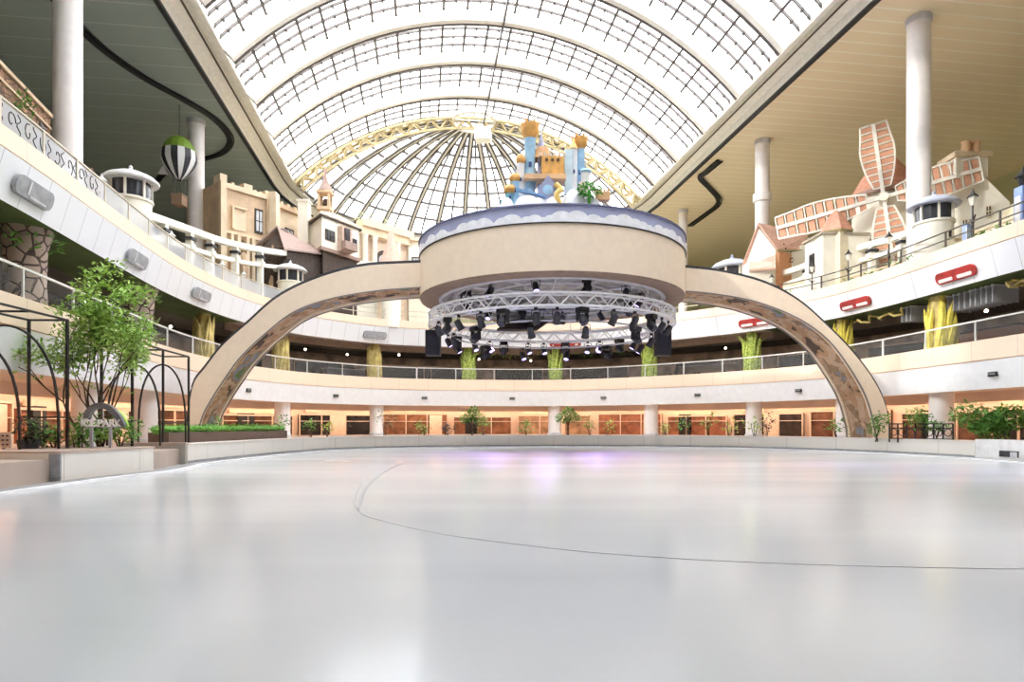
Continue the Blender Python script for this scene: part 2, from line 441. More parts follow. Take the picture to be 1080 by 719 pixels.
# outer shell
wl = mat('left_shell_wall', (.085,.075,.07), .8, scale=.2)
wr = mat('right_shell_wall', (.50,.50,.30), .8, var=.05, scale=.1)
struct('wall_left', MB().slab([B(-46,VB,0),B(-46,52,0),B(-46,52,ZC+.5),B(-46,VB,ZC+.5)], AR*-.4), wl)
struct('wall_right', MB().slab([B(46,VB,0),B(46,52,0),B(46,52,ZC+.5),B(46,VB,ZC+.5)], AR*.4), wr)
struct('wall_back', MB().slab([B(-46,52,0),B(-6,52,0),B(-6,52,ZC+.5),B(-46,52,ZC+.5)], AX*.4), wl)
struct('wall_back', MB().slab([B(-6,52,0),B(46,52,0),B(46,52,ZC+.5),B(-6,52,ZC+.5)], AX*.4), wr)
struct('wall_front', MB().slab([B(-46,VB,0),B(46,VB,0),B(46,VB,ZC+.5),B(18.3,VB,ZC+.5),B(12,VB,28.5),B(0,VB,30.9),B(-12,VB,28.5),B(-18.3,VB,ZC+.5),B(-46,VB,ZC+.5)], AX*-.4), mat('entry_wall', (.72,.68,.62), .8))

# main ceiling around the roof opening
def opening(r, n=24):
    """roof opening outline: left side, round end, right side"""
    P = [(-r, VB+(VD-VB)*i/14) for i in range(14)]
    P += [(-r*math.cos(PI*i/n), VD+r*math.sin(PI*i/n)) for i in range(n+1)]
    P += [(r, VD-(VD-VB)*i/14) for i in range(1, 15)]
    return P
def outer(u, v):
    if v <= VD: return (-46 if u < 0 else 46, v)
    du, dv = u, v-VD; k = min(46/abs(du) if abs(du) > 1e-6 else 1e9, (52-VD)/dv if dv > 1e-6 else 1e9)
    return (du*k, VD+dv*k)
cl = stripe_mat('ceiling_shaded_grey_green', (.31,.37,.33), (.44,.50,.45), 2.0, .10, tuple(AX), .5)  # shade of the unlit left side is put into this darker colour
cr = stripe_mat('ceiling_slats_lit_tan', (.90,.77,.52), (.97,.90,.70), 1.0, .12, tuple(AX), .5)  # light reaching the right side is put into this lighter tan
OPN = opening(UO)
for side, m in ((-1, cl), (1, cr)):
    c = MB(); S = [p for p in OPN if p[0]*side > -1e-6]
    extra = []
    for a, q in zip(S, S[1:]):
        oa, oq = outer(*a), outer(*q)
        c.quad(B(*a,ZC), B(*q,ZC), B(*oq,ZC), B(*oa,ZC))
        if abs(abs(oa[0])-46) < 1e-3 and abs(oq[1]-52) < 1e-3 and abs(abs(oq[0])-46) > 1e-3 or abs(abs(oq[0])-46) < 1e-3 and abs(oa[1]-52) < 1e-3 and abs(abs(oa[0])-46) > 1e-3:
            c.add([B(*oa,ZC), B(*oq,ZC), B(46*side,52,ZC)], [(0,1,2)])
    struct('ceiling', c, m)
def ring(prof, name, m):
    b = MB(); q = len(prof); P = [opening(r) for r, z in prof]; n = len(P[0]); vs = []; fs = []
    for i in range(n):
        for j, (r, z) in enumerate(prof): vs.append(B(*P[j][i], z))
    for i in range(n-1):
        for j in range(q-1): fs.append((i*q+j, (i+1)*q+j, (i+1)*q+j+1, i*q+j+1))
    b.add(vs, fs); return struct(name, b, m)
ring([(UO+.25,ZC),(UO+.25,ZC-.18),(UO-.02,ZC-.18),(UO-.02,ZC)], 'trim_8', DARK)
ring([(UO,ZC-.02),(UO-.05,ZC+.55),(UO-.75,ZC+.6),(UO-.8,ZC+.95),(UO-1.35,ZC+.95),(UO-1.4,ZC+.35),(UA+.1,ZC+.35),(UA,ZC+.8)], 'trim_9', CREAM)
ring([(UO-.70,ZC+.57),(UO-.80,ZC+.57),(UO-.80,ZC+.62)], 'trim_10', mat('gutter_brown', (.12,.09,.06), .7))

# ------------------------------------------------------------------ glass roof
win1 = bpy.data.objects.new('window_1', None); COL.objects.link(win1); win1['kind'] = 'structure'; OFF['window_1'] = Vector()
win2 = bpy.data.objects.new('window_2', None); COL.objects.link(win2); win2['kind'] = 'structure'; OFF['window_2'] = Vector()
AN = math.asin(UA/RC)
def arcp(a, v, dr=0): return B((RC+dr)*math.sin(a), v, ZB+(RC+dr)*math.cos(a))
pn = MB(); n = 40; vs = []; fs = []
for k, v in enumerate((VG, VD)):
    for i in range(n+1): vs.append(arcp(-AN+2*AN*i/n, v, .35))
for i in range(n): fs.append((i, i+1, n+2+i, n+1+i))
pn.add(vs, fs); pn.build('pane', SKYGLASS, win1)
sv = [arcp(-AN+2*AN*i/n, v, .4) for v in (VB, VG) for i in range(n+1)]
struct('ceiling', MB().add(sv, fs), mat('added_dimming_roof', (.70,.68,.62), .7))  # unseen opaque shell, added to keep sky light off the foreground
def arcpath(v, dr, n=36): return [arcp(-AN+2*AN*i/n, v, dr) for i in range(n+1)]
ribm = mat('roof_rib_ivory', (.92,.90,.82), .5, var=.02)
barm = mat('glazing_bar_grey', (.13,.11,.10), .6)
vk = [VD-5.25*i for i in range(1, 15)]
for v in vk:
    rb = MB(); P0, P1 = arcpath(v-.28, 0), arcpath(v+.28, 0); 
    vs = []; m = 37
    for a, c, e, g in zip(arcpath(v-.24,-.55), arcpath(v+.24,-.55), arcpath(v+.24,.3), arcpath(v-.24,.3)): vs += [a, c, e, g]
    fs = [(4*i+j, 4*i+(j+1) % 4, 4*i+4+(j+1) % 4, 4*i+4+j) for i in range(m-1) for j in range(4)]
    rb.add(vs, fs); r = rb.build('rib', ribm, win1)
    MB().path(arcpath(v+.30, -.5), .16, .22, up=AX).build('rib_edge', barm, r)
gb = MB()
for v in vk+[VD]:
    for k in range(1, 5): gb.path(arcpath(v-5.25*0+5.25*k/5 if v != VD else v-.01, .3, 30), .17, .10, up=AX) if v != VD else None
gb.build('glazing_bars', barm, win1)
pu = MB(); NP = 22
for i in range(NP+1):
    a = -AN+2*AN*i/NP; pu.bar(arcp(a, VB, .24), arcp(a, VD, .24), .17, .10, up=(math.sin(a), 0, math.cos(a)))
pu.build('purlins', barm, win1)
# small fixing brackets in every second row of panes, the tick marks on the glass
tk = MB()
for v in vk:
    for i in range(NP):
        a = -AN+2*AN*(i+.5)/NP
        for k in (1, 2, 3, 4): 
            p = arcp(a, v+5.25*(k-.0)/5, .25); tk.box(p, (.12, .34, .12))
tk.build('pane_brackets', barm, win1)
wk = MB()      # service walkway hung along the crown
for v0, v1 in zip(vk[::-1], vk[::-1][1:]+[VD]):
    wk.bar(B(.9, v0, 30.15), B(.9, v1, 30.15), .12, .35)
    wk.bar(B(.9, v0, 30.15), B(.9, v0, 30.6), .08)
wk.build('ridge_walkway', barm, win1)
# half dome
dp = MB(); nr, na = 12, 36; vs = []; fs = []
def domep(r, a, dr=0):
    e = math.asin(r/RC); return B((RC+dr)*math.sin(e)*-math.cos(a), VD+(RC+dr)*math.sin(e)*math.sin(a), ZB+(RC+dr)*math.cos(e))
RO = 2.2
for i in range(nr+1):
    for j in range(na+1): vs.append(domep(.05+(UA-.05)*i/nr, PI*j/na, .35))
for i in range(nr):
    for j in range(na): o = i*(na+1)+j; fs.append((o, o+1, o+na+2, o+na+1))
dp.add(vs, fs); dp.build('pane', SKYGLASS, win2, smooth=True)
for j in range(15):
    a = PI*(j+.5)/15
    rb = MB(); rb.path([domep(RO+(UA-RO)*i/16, a, -.05) for i in range(17)], .34, .4)
    r = rb.build('rib', ribm, win2)
    e = MB()
    for s in (-1, 1):
        e.path([domep(RO+(UA-RO)*i/16, a, -.2)+(AR*math.sin(a)+AX*math.cos(a))*.2*s for i in range(17)], .18, .14)
    e.build('rib_edge', barm, r)
rg = MB()
for r in (2.2, 3.6, 5.2, 6.8, 8.4, 10.0, 11.6, 13.2, 14.8, 16.3):
    rg.path([domep(r, PI*i/40, .2) for i in range(41)], .24 if r > 2.3 else .3, .2)
for j in range(15):
    for s in (0, 1):
        if s: a = PI*j/15+.0001; rg.path([domep(3.6+(UA-3.6)*i/12, a, .25) for i in range(13)], .19, .12)
rg.build('ring_bars', barm, win2)
db = MB()
for r in (9.2, 12.4):
    for j in range(60):
        a = PI*(j+.5)/60; 
        if j % 2: db.box(domep(r, a, .25), (.1, .1, .14))
db.build('pane_brackets', barm, win2)
# truss arch where barrel meets dome
tr = MB(); nT = 44
T = [[arcp(-AN+2*AN*i/nT, VD+dv, dr) for i in range(nT+1)] for dv, dr in ((-.4, -.1), (.4, -.1), (0, -.95))]
for t in T: tr.path(t, .2, .2)
for i in range(nT):
    for a, c in ((0, 2), (1, 2), (0, 1)):
        p, q = (T[a][i], T[c][i+1]) if i % 2 else (T[c][i], T[a][i+1]); tr.bar(p, q, .15)
truss = tr.build('trim_11', mat('yellow_steel', (.64,.52,.28), .5, var=.15, scale=2)); truss['kind'] = 'structure'
hb = MB(); hb.box(B(.9, VD, 29.2), (1.5, 1.2, 1.1), rz=-.136)
for s in (-1, 1): hb.box(B(.9+s*.5, VD-.7, 29.2), (.25, .3, 1.3), rz=-.136)
o = hb.build('trim_12', CREAM); o['kind'] = 'structure'
dk = MB(); dk.path([domep(RO-.1, PI*i/20, -.15) for i in range(21)]+[domep(RO-.1, -PI*i/20, -.15) for i in range(1, 20)], .35, .3, closed=True)
o = dk.build('trim_13', CREAM); o['kind'] = 'structure'

# ------------------------------------------------------------------ tall columns
def tall_column(px, Y, d, label, collar=False):
    x = xat(px, Y); t = thing('tall_column', label, 'column', (x, Y, Z3))
    s = MB().lathe([(d/2, Z3), (d/2, ZC-.01)], (x, Y, 0), 28); s.build('shaft', COLW, t, True)
    MB().lathe([(d/2, Z3), (d/2+.12, Z3), (d/2+.12, Z3+.35), (d/2, Z3+.4)], (x, Y, 0), 28).build('base_collar', COLW, t, True)
    MB().lathe([(d/2+.003, ZC-.35), (d/2+.06, ZC-.3), (d/2+.06, ZC-.01)], (x, Y, 0), 28).build('ceiling_collar', LGREY, t, True)
    if collar:
        MB().lathe([(d/2+.001, zat(213,Y)), (d/2+.16, zat(213,Y)), (d/2+.16, zat(205,Y)), (d/2+.001, zat(205,Y))], (x, Y, 0), 28).build('camera_collar', COLW, t)
    return t
tall_column(71.5, 27.7, 1.10, 'tall round pinkish-white column rising past the brown brick wall at far left')
tall_column(207, 46.6, 1.10, 'tall pale column beside the hanging balloon on the left terrace')
tall_column(969, 34.9, 1.17, 'widest bright white column between the windmill and the cottage')
tall_column(804, 49.9, 1.06, 'white column with a small collar behind the salmon gabled house', True)
tall_column(720.5, 66, .9, 'thinnest white column just right of the round stage canopy')
# curved black ceiling tracks
def track(pts, label):
    P = catmull(pts, 8); t = MB(); t.path([p+Vector((0, 0, -.08)) for p in P], .38, .14); 
    r = thing('ceiling_track', label, 'track', P[0])
    t.build('channel', DARK, r); MB().path([p+Vector((.32, .0, -.1)) for p in P], .07, .12).build('power_rail', DARK, r)
    return r
def ceil(px, py): Y = F*(ZC-CH)/(HY-py); return at(px, py, Y)
track([ceil(52,-8), ceil(82,26), ceil(110,52), ceil(150,80), ceil(195,105), ceil(225,124), ceil(241,142), ceil(240,154), ceil(228,163), ceil(200,170), ceil(180,174), ceil(165,190)],
      'black curved monorail track under the dark grey-green ceiling')
def ceil2(px, py, dz=0): p = ceil(px, py); return Vector((p.x, p.y, ZC-.05-dz))
track([ceil2(758,168), ceil2(744,180), ceil2(738,186), ceil2(748,197), ceil2(757,208), ceil2(755,216), ceil2(742,226), ceil2(727,237)],
      'black zigzag track under the tan ceiling beside the thinnest column')

# ------------------------------------------------------------------ gallery columns
def ground_column(px, i, off=1.1):
    d = GAL.find(px, off); p = GAL.pt(d, off, ZP); r = .55
    t = thing('ground_column', f'plain white round ground floor column, {ORD[i]} from the left', 'column', p)
    MB().lathe([(r, ZP), (r, ZL0+.14)], (p.x, p.y, 0), 24).build('shaft', COLW, t, True)
    MB().lathe([(r, ZP), (r+.05, ZP), (r+.05, ZP+.2), (r, ZP+.22)], (p.x, p.y, 0), 24).build('base_ring', LGREY, t, True)
for i, px in enumerate((92, 153, 298, 397, 585, 687, 795, 892, 993)): ground_column(px, i)
def upper_column(px, kind, label, r=.5, off=1.3):
    d = GAL.find(px, off); p = GAL.pt(d, off, Z2); b = MB(); c = (p.x, p.y, 0)
    t = thing('gallery_column', label, 'column', p)
    if kind == 'stone':
        b.lathe([(r*1.15, Z2), (r, Z2+.5), (r*.95, Z2+1.6), (r*1.05, ZU0-.6), (r*1.35, ZU0+.01)], c, 22, jit=.05); b.build('shaft', STONE, t, True)
        iv = MB(); iv.leaves((p.x, p.y, ZU0-.35), (r*1.7, r*1.7, .45), 160, .22, surf=.2); iv.build('ivy', LEAF, t)
        return
    b.lathe([(r*.8, Z2), (r*.7, ZU0+.01)], c, 14, jit=.06)
    b.build('trunk', YBARK if kind != 'palm' else YLEAF, t, True)
    w = MB(); M = {'carved': YBARK, 'palm': YLEAF, 'yellow': mat('yellow_drape', (.86,.74,.14), .6, scale=3, col2=(.60,.52,.08))}[kind]
    for k in range(20):            # long upright fronds wrapped round the trunk, tips leaning outwards
        a = 2*PI*k/20+random.uniform(-.2, .2); z1 = random.uniform(ZU0-.8, ZU0-.02); q = random.uniform(.7, 1.25)
        pts = []
        for j in range(7):
            h = j/6; rr = r*(.78+.12*math.sin(h*5+k)+(.55*h**5 if kind == 'palm' else .2*h**3))*1.05; aa = a+.35*math.sin(h*2.5+k)
            pts.append(Vector((p.x+rr*math.cos(aa), p.y+rr*math.sin(aa), Z2+(z1-Z2)*h)))
        w.tube(pts, [.12*q, .17*q, .17*q, .16*q, .14*q, .10*q, .02], 5)
    w.build('fronds' if kind == 'palm' else 'bark_strips', M, t, True)
    if kind == 'palm':
        f = MB()
        for k in range(16):
            a = random.uniform(0, 2*PI); l = random.uniform(.6, 1.2)
            p0 = Vector((p.x, p.y, ZU0-1.6)); q1 = p0+Vector((math.cos(a)*.45*l, math.sin(a)*.45*l, .9)); q2 = p0+Vector((math.cos(a)*l, math.sin(a)*l, 1.25*l))
            f.tube([p0, q1, q2], [.06, .05, .01], 4)
        f.build('crown_leaves', YLEAF, t)
upper_column(27, 'stone', 'thick cobbled stone column with ivy top at far left of the middle gallery', .62, 1.4)
upper_column(147, 'stone', 'stone-clad column behind the garden tree on the middle gallery', .6)
upper_column(215, 'carved', 'carved tree-like column left of the big arch on the middle gallery', .5)
upper_column(296, 'carved', 'gnarled bark column seen just inside the left leg of the arch', .52)
upper_column(395, 'carved', 'slim bark column left of the left hanging loudspeaker', .5)
upper_column(494, 'palm', 'green frond-wrapped column right of the left loudspeaker', .5)
upper_column(586, 'palm', 'green frond-wrapped column below the middle of the round canopy', .5)
upper_column(685, 'palm', 'green frond-wrapped column just left of the right loudspeaker', .5)
upper_column(793, 'palm', 'green frond-wrapped column below the red fascia sign right of the canopy', .5)
upper_column(889, 'yellow', 'yellow bark column just right of the arch on the middle gallery', .5)
upper_column(992, 'yellow', 'broad yellow leaf-wrapped column at the right of the middle gallery', .62)

# ------------------------------------------------------------------ railings
def balustrade(d0, d1, zb, label, h=.9, step=3.1, name='glass_balustrade', railm=None, off=.1, group=None):
    p0 = GAL.pt(d0, off, zb); t = thing(name, label, 'railing', p0); railm = railm or mat('pale_rail', (.78,.76,.72), .35)
    n = max(1, round((d1-d0)/step)); hr = MB(); m = max(2, int((d1-d0)/.8))
    hr.path([GAL.pt(d0+(d1-d0)*i/m, off, zb+h) for i in range(m+1)], .07, .07); hr.build('handrail', railm, t)
    for i in range(n+1):
        q = GAL.pt(d0+(d1-d0)*i/n, off, zb); pb = MB(); pb.box(q+Vector((0, 0, h/2)), (.06, .06, h)); pb.build('post', railm, t)
    g = MB(); GAL.sweep([(off, zb+.06), (off, zb+h-.06)], d0, d1, g); g.build('glass_panels', GLASS, t)
    return t
gd = [GAL.find(px, 0) for px in (0, 205, 440, 720, 930)]
balustrade(6, gd[1], ZL2, 'glass balustrade of the middle gallery left of the arch leg, behind the garden tree', .9)
balustrade(gd[1]+.05, gd[2]-.05, ZL2, 'glass balustrade of the middle gallery seen under the left half of the arch', .9)
balustrade(gd[2], gd[3], ZL2, 'glass balustrade of the middle gallery straight below the round canopy', .9)
balustrade(gd[3]+.05, gd[4]-.05, ZL2, 'glass balustrade of the middle gallery seen under the right half of the arch', .9)
balustrade(gd[4], GAL.len-6, ZL2, 'glass balustrade of the middle gallery right of the arch leg', .9)
# ------------------------------------------------------------------ rink barriers
def barrier(d0, d1, label, name='rink_barrier', body=BOARD, zt=.74, th=.28, top=BOARDT):
    p = RINK.pt(d0, 0, 0); t = thing(name, label, 'barrier', p)
    RINK.sweep([(0,.03),(0,zt-.05),(th,zt-.05),(th,.03)], d0, d1, closed=True, step=.5).build('panel_wall', body, t)
    RINK.sweep([(-.03,zt-.05),(-.03,zt),(th+.05,zt),(th+.05,zt-.05)], d0, d1, closed=True, step=.5).build('capping', top, t)
    RINK.sweep([(-.02,.03),(-.02,.12),(0,.12),(0,.03)], d0, d1, closed=True, step=.5).build('kick_strip', GREY, t)
    return t
dR = [RINK.find(px, 0) for px in (64, 162, 198, 1028, 1079)]
nb = thing('rink_barrier', 'near block of pale rink barrier at far left with a clad end face', 'barrier', RINK.pt(dR[0], 0, 0))
RINK.sweep([(0,.03),(0,.70),(2.6,.70),(2.6,.03)], dR[0], dR[1], closed=True, step=.5).build('panel_wall', BOARD, nb)
RINK.sweep([(-.03,.70),(-.03,.75),(2.65,.75),(2.65,.70)], dR[0]-.03, dR[1]+.03, closed=True, step=.5).build('capping', BOARDT, nb)
mb = RINK.pt(dR[0], 1.2, .35); MB().box(RINK.pt(dR[0]-.03, .12, .38), (.28, .05, .62)).build('corner_post', GREY, nb)
barrier(dR[2], dR[3], 'long curved pale barrier round the far side of the ice rink', top=mat('cap_pale', (.86,.80,.72), .5))
t = thing('rink_barrier', 'white barrier block with a dark slot at the far right of the rink', 'barrier', RINK.pt(dR[3], 0, 0))
RINK.sweep([(0,.03),(0,.80),(.8,.80),(.8,.03)], dR[3]+.02, dR[4]+.3, closed=True, step=.4).build('panel_wall', mat('block_white', (.84,.84,.84), .4), t)
RINK.sweep([(-.02,.14),(-.02,.38),(0,.38),(0,.14)], dR[3]+1.3, dR[4]-.2, closed=True, step=.3).build('slot', CHAR, t)
RINK.sweep([(-.04,.14),(-.04,.34),(-.02,.34),(-.02,.14)], dR[3]+1.9, dR[4]-.25, closed=True, step=.3).build('slot_drawer', LGREY, t)
barrier(dR[4]+.4, RINK.len-2, 'near white barrier running out of frame on the right')
barrier(2, dR[0]-5.5, 'barrier running behind the viewer on the left side of the rink')
# return end of the long barrier
p = RINK.pt(dR[2], 0, 0); t = thing('barrier_return', 'short return wall closing the gap between the two left barriers', 'barrier', p)
MB().bar(RINK.pt(dR[2]-.05, .02, .385), RINK.pt(dR[2]-.05, 2.2, .385), .2, .70).build('panel_wall', BOARD, t)
MB().bar(RINK.pt(dR[2]-.05, 0, .755), RINK.pt(dR[2]-.05, 2.2, .755), .26, .04).build('capping', BOARDT, t)

# ------------------------------------------------------------------ arch over the rink
def archY(px): k = (px-CX)/F; return 32.5/(1-.078*k)
AO_ = [(197,455),(200,425),(205,403),(216,388),(236,363),(262,340),(292,314),(330,295),(380,281),(440,277),(581,271),(721,282),(768,288),(808,299),(842,317),(872,343),(900,372),(922,402),(934,428),(939,455)]
AI_ = [(208,455),(213,437),(223,419),(234,402),(252,377),(279,351),(308,329),(342,316),(385,307.5),(440,302.6),(581,297),(721,306),(760,310),(796,317),(828,328),(856,343),(880,364),(902,395),(916,422),(925,455)]
ao = catmull([at(x, y, archY(x)) for x, y in AO_], 6); ai = catmull([at(x, y, archY(x)) for x, y in AI_], 6)
ao[0].z = ai[0].z = ao[-1].z = ai[-1].z = ZP
AD = Vector((-.078, 1, 0)).normalized()*2.7
NA = len(ao)
def band(A, C, off0, off1):
    """closed band between two curves, pushed back from off0 to off1"""
    b = MB(); vs = []; fs = []
    for a, c in zip(A, C): vs += [a+AD*off0, c+AD*off0, c+AD*off1, a+AD*off1]
    for i in range(len(A)-1):
        for j in range(4): fs.append((4*i+j, 4*i+(j+1) % 4, 4*i+4+(j+1) % 4, 4*i+4+j))
    fs += [(3,2,1,0), tuple(4*(len(A)-1)+j for j in range(4))]
    return b.add(vs, fs)
arch = thing('stage_arch', 'huge beige arch spanning the rink with a rocky painted underside', 'arch', (2, 33, ZP))
band(ao, ai, 0, .12).build('front_band', BEIGEP, arch)
band(ao, ai, .88, 1).build('rear_band', BEIGEP, arch)
inn = [a.lerp(c, .12) for a, c in zip(ao, ai)]; in2 = [a.lerp(c, .90) for a, c in zip(ao, ai)]
band(inn, in2, .12, .88).build('core', mat('arch_core', (.45,.33,.24), .8), arch)
in3 = [a.lerp(c, .93) for a, c in zip(ao, ai)]
rock = MB(); vs = []; fs = []; nn = 9
for i in range(NA):
    for j in range(nn+1):
        k = .14+.72*j/nn; e = (c := ai[i])-ao[i]; bumpy = random.uniform(-.02, .12) if 0 < j < nn else 0
        vs.append(in2[i]+AD*k+e.normalized()*bumpy)
for i in range(NA-1):
    for j in range(nn): o = i*(nn+1)+j; fs.append((o, o+nn+1, o+nn+2, o+1))
rk = MB().add(vs, fs)
arm = bpy.data.materials.new('arch_underside'); arm.use_nodes = True
N, L, b = nodes(arm); b.inputs['Roughness'].default_value = .8
tc = N.new('ShaderNodeTexCoord'); nz = N.new('ShaderNodeTexNoise'); nz.inputs['Scale'].default_value = .55; nz.inputs['Detail'].default_value = 5; nz.inputs['Distortion'].default_value = .5
L.new(tc.outputs['Object'], nz.inputs['Vector'])
rp = N.new('ShaderNodeValToRGB'); rp.color_ramp.interpolation = 'CONSTANT'
E = rp.color_ramp.elements; E[0].position = 0; E[0].color = (.10,.07,.05,1); E[1].position = .40; E[1].color = (.45,.27,.15,1)
for ps, c in ((.47, (.52,.36,.24,1)), (.53, (.30,.19,.11,1)), (.58, (.24,.25,.28,1)), (.66, (.14,.20,.08,1))):
    e = E.new(ps); e.color = c
L.new(nz.outputs[0], rp.inputs[0]); L.new(rp.outputs[0], b.inputs['Base Color'])
rk.build('painted_soffit', arm, arch)
edge = MB(); edge.path([p+AD*.06+Vector((0, 0, .05)) for p in ao], .10, .22, up=(0,0,1)); edge.build('top_edge', CHAR, arch)
e2 = MB(); e2.path([p+AD*.03 for p in ai], .10, .10, up=AD); e2.path([p+AD*.97 for p in ai], .10, .10, up=AD); e2.build('inner_edge_trim', mat('soffit_trim', (.30,.26,.24), .4), arch)

# ------------------------------------------------------------------ round canopy
DX, DY, DR = 2.05, 34.0, 6.85
D0, D1, D2 = CH+6.5, CH+8.5, CH+9.26
can = thing('stage_canopy', 'big round beige canopy with a blue cloud frieze hung at the crown of the arch', 'canopy', (DX, DY, D0))
def dl(prof, n=72): return MB().lathe(prof, (DX, DY, 0), n)
dl([(DR, D0), (DR, D1)]).build('band', BEIGEP, can, True)
dl([(DR, D1), (DR+.05, D1), (DR+.05, D1+.05), (DR, D1+.05)]).build('dark_joint', DARK, can, True)  # dark ring between band and frieze
fz = dl([(DR, D1+.05), (DR, D2)]).build('frieze', LILAC, can, True)
dl([(DR-.02, D2), (DR+.07, D2), (DR+.07, D2+.06), (0.01, D2+.06)]).build('roof_rim', mat('rim_blue', (.16,.17,.30), .5), can)
cb = MB(); a = 0
while a < 2*PI:                         # white cloud relief, bumps on the wall of the drum
    r = random.choice((.16, .2, .26, .34, .42)); n = 12
    zc = D1+.05+random.uniform(-.02, .08)
    vs = []; 
    for i in range(n+1):
        w = PI*i/n; aa = a+math.cos(w)*r*1.25/DR; z = zc+math.sin(w)*r
        for rad in (DR+.005, DR+.05): vs.append((DX+rad*math.cos(aa), DY+rad*math.sin(aa), z))
    for rad in (DR+.005, DR+.05): pass
    o = len(vs); 
    for i in range(n+1):
        w = PI*i/n; aa = a+math.cos(w)*r*1.25/DR
        for rad in (DR+.005, DR+.05): vs.append((DX+rad*math.cos(aa), DY+rad*math.sin(aa), D1+.05))
    fs = []
    for i in range(n):
        fs += [(2*i+1, 2*i+3, o+2*i+3, o+2*i+1), (2*i, 2*i+2, 2*i+3, 2*i+1)]
    cb.add(vs, fs); a += r*random.uniform(1.1, 1.8)/DR
cb.build('cloud', mat('cloud_white', (.90,.91,.95), .6), fz)
dl([(DR, D0), (DR-.04, D0-.08), (DR-.95, D0-.06), (DR-.95, D0+.1)]).build('soffit_ring', BROWN, can, True)
dl([(DR-.95, D0+.0), (DR-1.0, D0-.10), (DR-1.15, D0-.10), (DR-1.15, D0+.02)]).build('light_ring', LGREY, can, True)
dl([(DR-1.15, D0+.02), (DR-1.5, D0+.35), (DR-1.7, D0+.58), (0.01, D0+.58)]).build('silver_ceiling', mat('silver_ceiling', (.50,.48,.45), .4, .3, scale=1.6, col2=(.13,.12,.11)), can)
ct = MB()
for rr, zz in ((4.6, D0+.3), (3.2, D0+.3), (4.95, D0+.15)):
    ct.tube([(DX+rr*math.cos(2*PI*i/48), DY+rr*math.sin(2*PI*i/48), zz) for i in range(48)], .07, 6, closed=True)
for k in range(12):
    a = 2*PI*k/12; ct.tube([(DX+1.2*math.cos(a), DY+1.2*math.sin(a), D0+.35), (DX+5.2*math.cos(a), DY+5.2*math.sin(a), D0+.25)], .06, 6)
ct.build('ceiling_rig', STEEL, can, True)
# wavy silver drape pieces inside the canopy
wv = MB()
for k in range(26):
    a0 = 2*PI*k/26; P = []
    for i in range(9):
        a = a0+.2*i/8; P.append((DX+5.0*math.cos(a), DY+5.0*math.sin(a), D0+.22+.14*math.sin(i/8*PI)))
    wv.tube(P, .09, 5)
wv.build('ceiling_swags', mat('swag', (.70,.68,.62), .45, .2), can, True)

# ring truss hanging below
TR, TZ = 6.1, CH+5.42
rt = thing('ring_truss', 'white circular lighting truss hanging under the round canopy', 'truss', (DX, DY, TZ-.3))
chords = [(-.28, -.28), (.28, -.28), (-.28, .28), (.28, .28)]
def rp_(a, dr, dz): return Vector((DX+(TR+dr)*math.cos(a), DY+(TR+dr)*math.sin(a), TZ+dz))
c = MB()
for dr, dz in chords: c.tube([rp_(2*PI*i/72, dr, dz) for i in range(72)], .05, 6, closed=True)
c.build('chords', WHITE, rt, True)
c = MB(); nS = 72
for i in range(nS):
    a, a2 = 2*PI*i/nS, 2*PI*(i+1)/nS
    for p, q in (((-.28,-.28),(-.28,.28)), ((.28,-.28),(.28,.28)), ((-.28,-.28),(.28,-.28)), ((-.28,.28),(.28,.28))):
        if i % 2: p, q = q, p
        c.tube([rp_(a, *p), rp_(a2, *q)], .03, 4)
c.build('lattice', WHITE, rt, True)
c = MB()
for k in range(12):
    a = 2*PI*(k+.5)/12; c.tube([rp_(a, 0, .28), (DX+(TR-.2)*math.cos(a)*.96, DY+(TR-.2)*math.sin(a)*.96, D0+.0)], .025, 5)
c.build('hangers', STEEL, rt)
lr = thing('lighting_bar', 'thin grey circular pipe with cables hanging inside the ring truss', 'lighting bar', (DX, DY, TZ-.9))
c = MB(); c.tube([(DX+5.2*math.cos(2*PI*i/60), DY+5.2*math.sin(2*PI*i/60), TZ-.75) for i in range(60)], .05, 6, closed=True); c.build('pipe', LGREY, lr, True)
c = MB()
for k in range(8):
    a = 2*PI*(k+.25)/8; c.tube([(DX+5.2*math.cos(a), DY+5.2*math.sin(a), TZ-.75), (DX+5.7*math.cos(a), DY+5.7*math.sin(a), TZ-.26)], .02, 5)
c.build('drop_rods', STEEL, lr)
def make_spot():
    t = thing('stage_light', 'black stage light', 'stage light', local=True)
    MB().box((0, 0, -.04), (.12, .12, .1)).tube([(-.2, 0, -.38), (-.2, 0, -.1), (.2, 0, -.1), (.2, 0, -.38)], .022, 6).build('yoke', DARK, t)
    m = Matrix.Rotation(deg(-32), 3, 'X')
    b = MB().lathe([(.0, .22), (.10, .22), (.15, .12), (.16, -.2), (.18, -.24), (.18, -.30), (.15, -.30)], (0, 0, 0), 16)
    b.v = [m @ p+Vector((0, 0, -.42)) for p in b.v]; b.build('housing', CHAR, t, True)
    l = MB().lathe([(.0, -.27), (.15, -.27)], (0, 0, 0), 16); l.v = [m @ p+Vector((0, 0, -.42)) for p in l.v]
    l.build('lens', emit('violet_lens', (.55,.45,1.0), 1.2), t)
    return t
def make_mover():
    t = thing('moving_light', 'black moving head', 'stage light', local=True)
    MB().box((0, 0, -.1), (.46, .4, .2)).build('base', DARK, t)
    for s in (-1, 1): MB().box((s*.24, 0, -.4), (.07, .2, .44)).build('arm', DARK, t)
    b = MB().lathe([(.0, .2), (.16, .18), (.2, 0), (.17, -.26), (.0, -.26)], (0, 0, 0), 14)
    m = Matrix.Rotation(deg(40), 3, 'X'); b.v = [m @ p+Vector((0, 0, -.5)) for p in b.v]; b.build('head', CHAR, t, True)
    return t
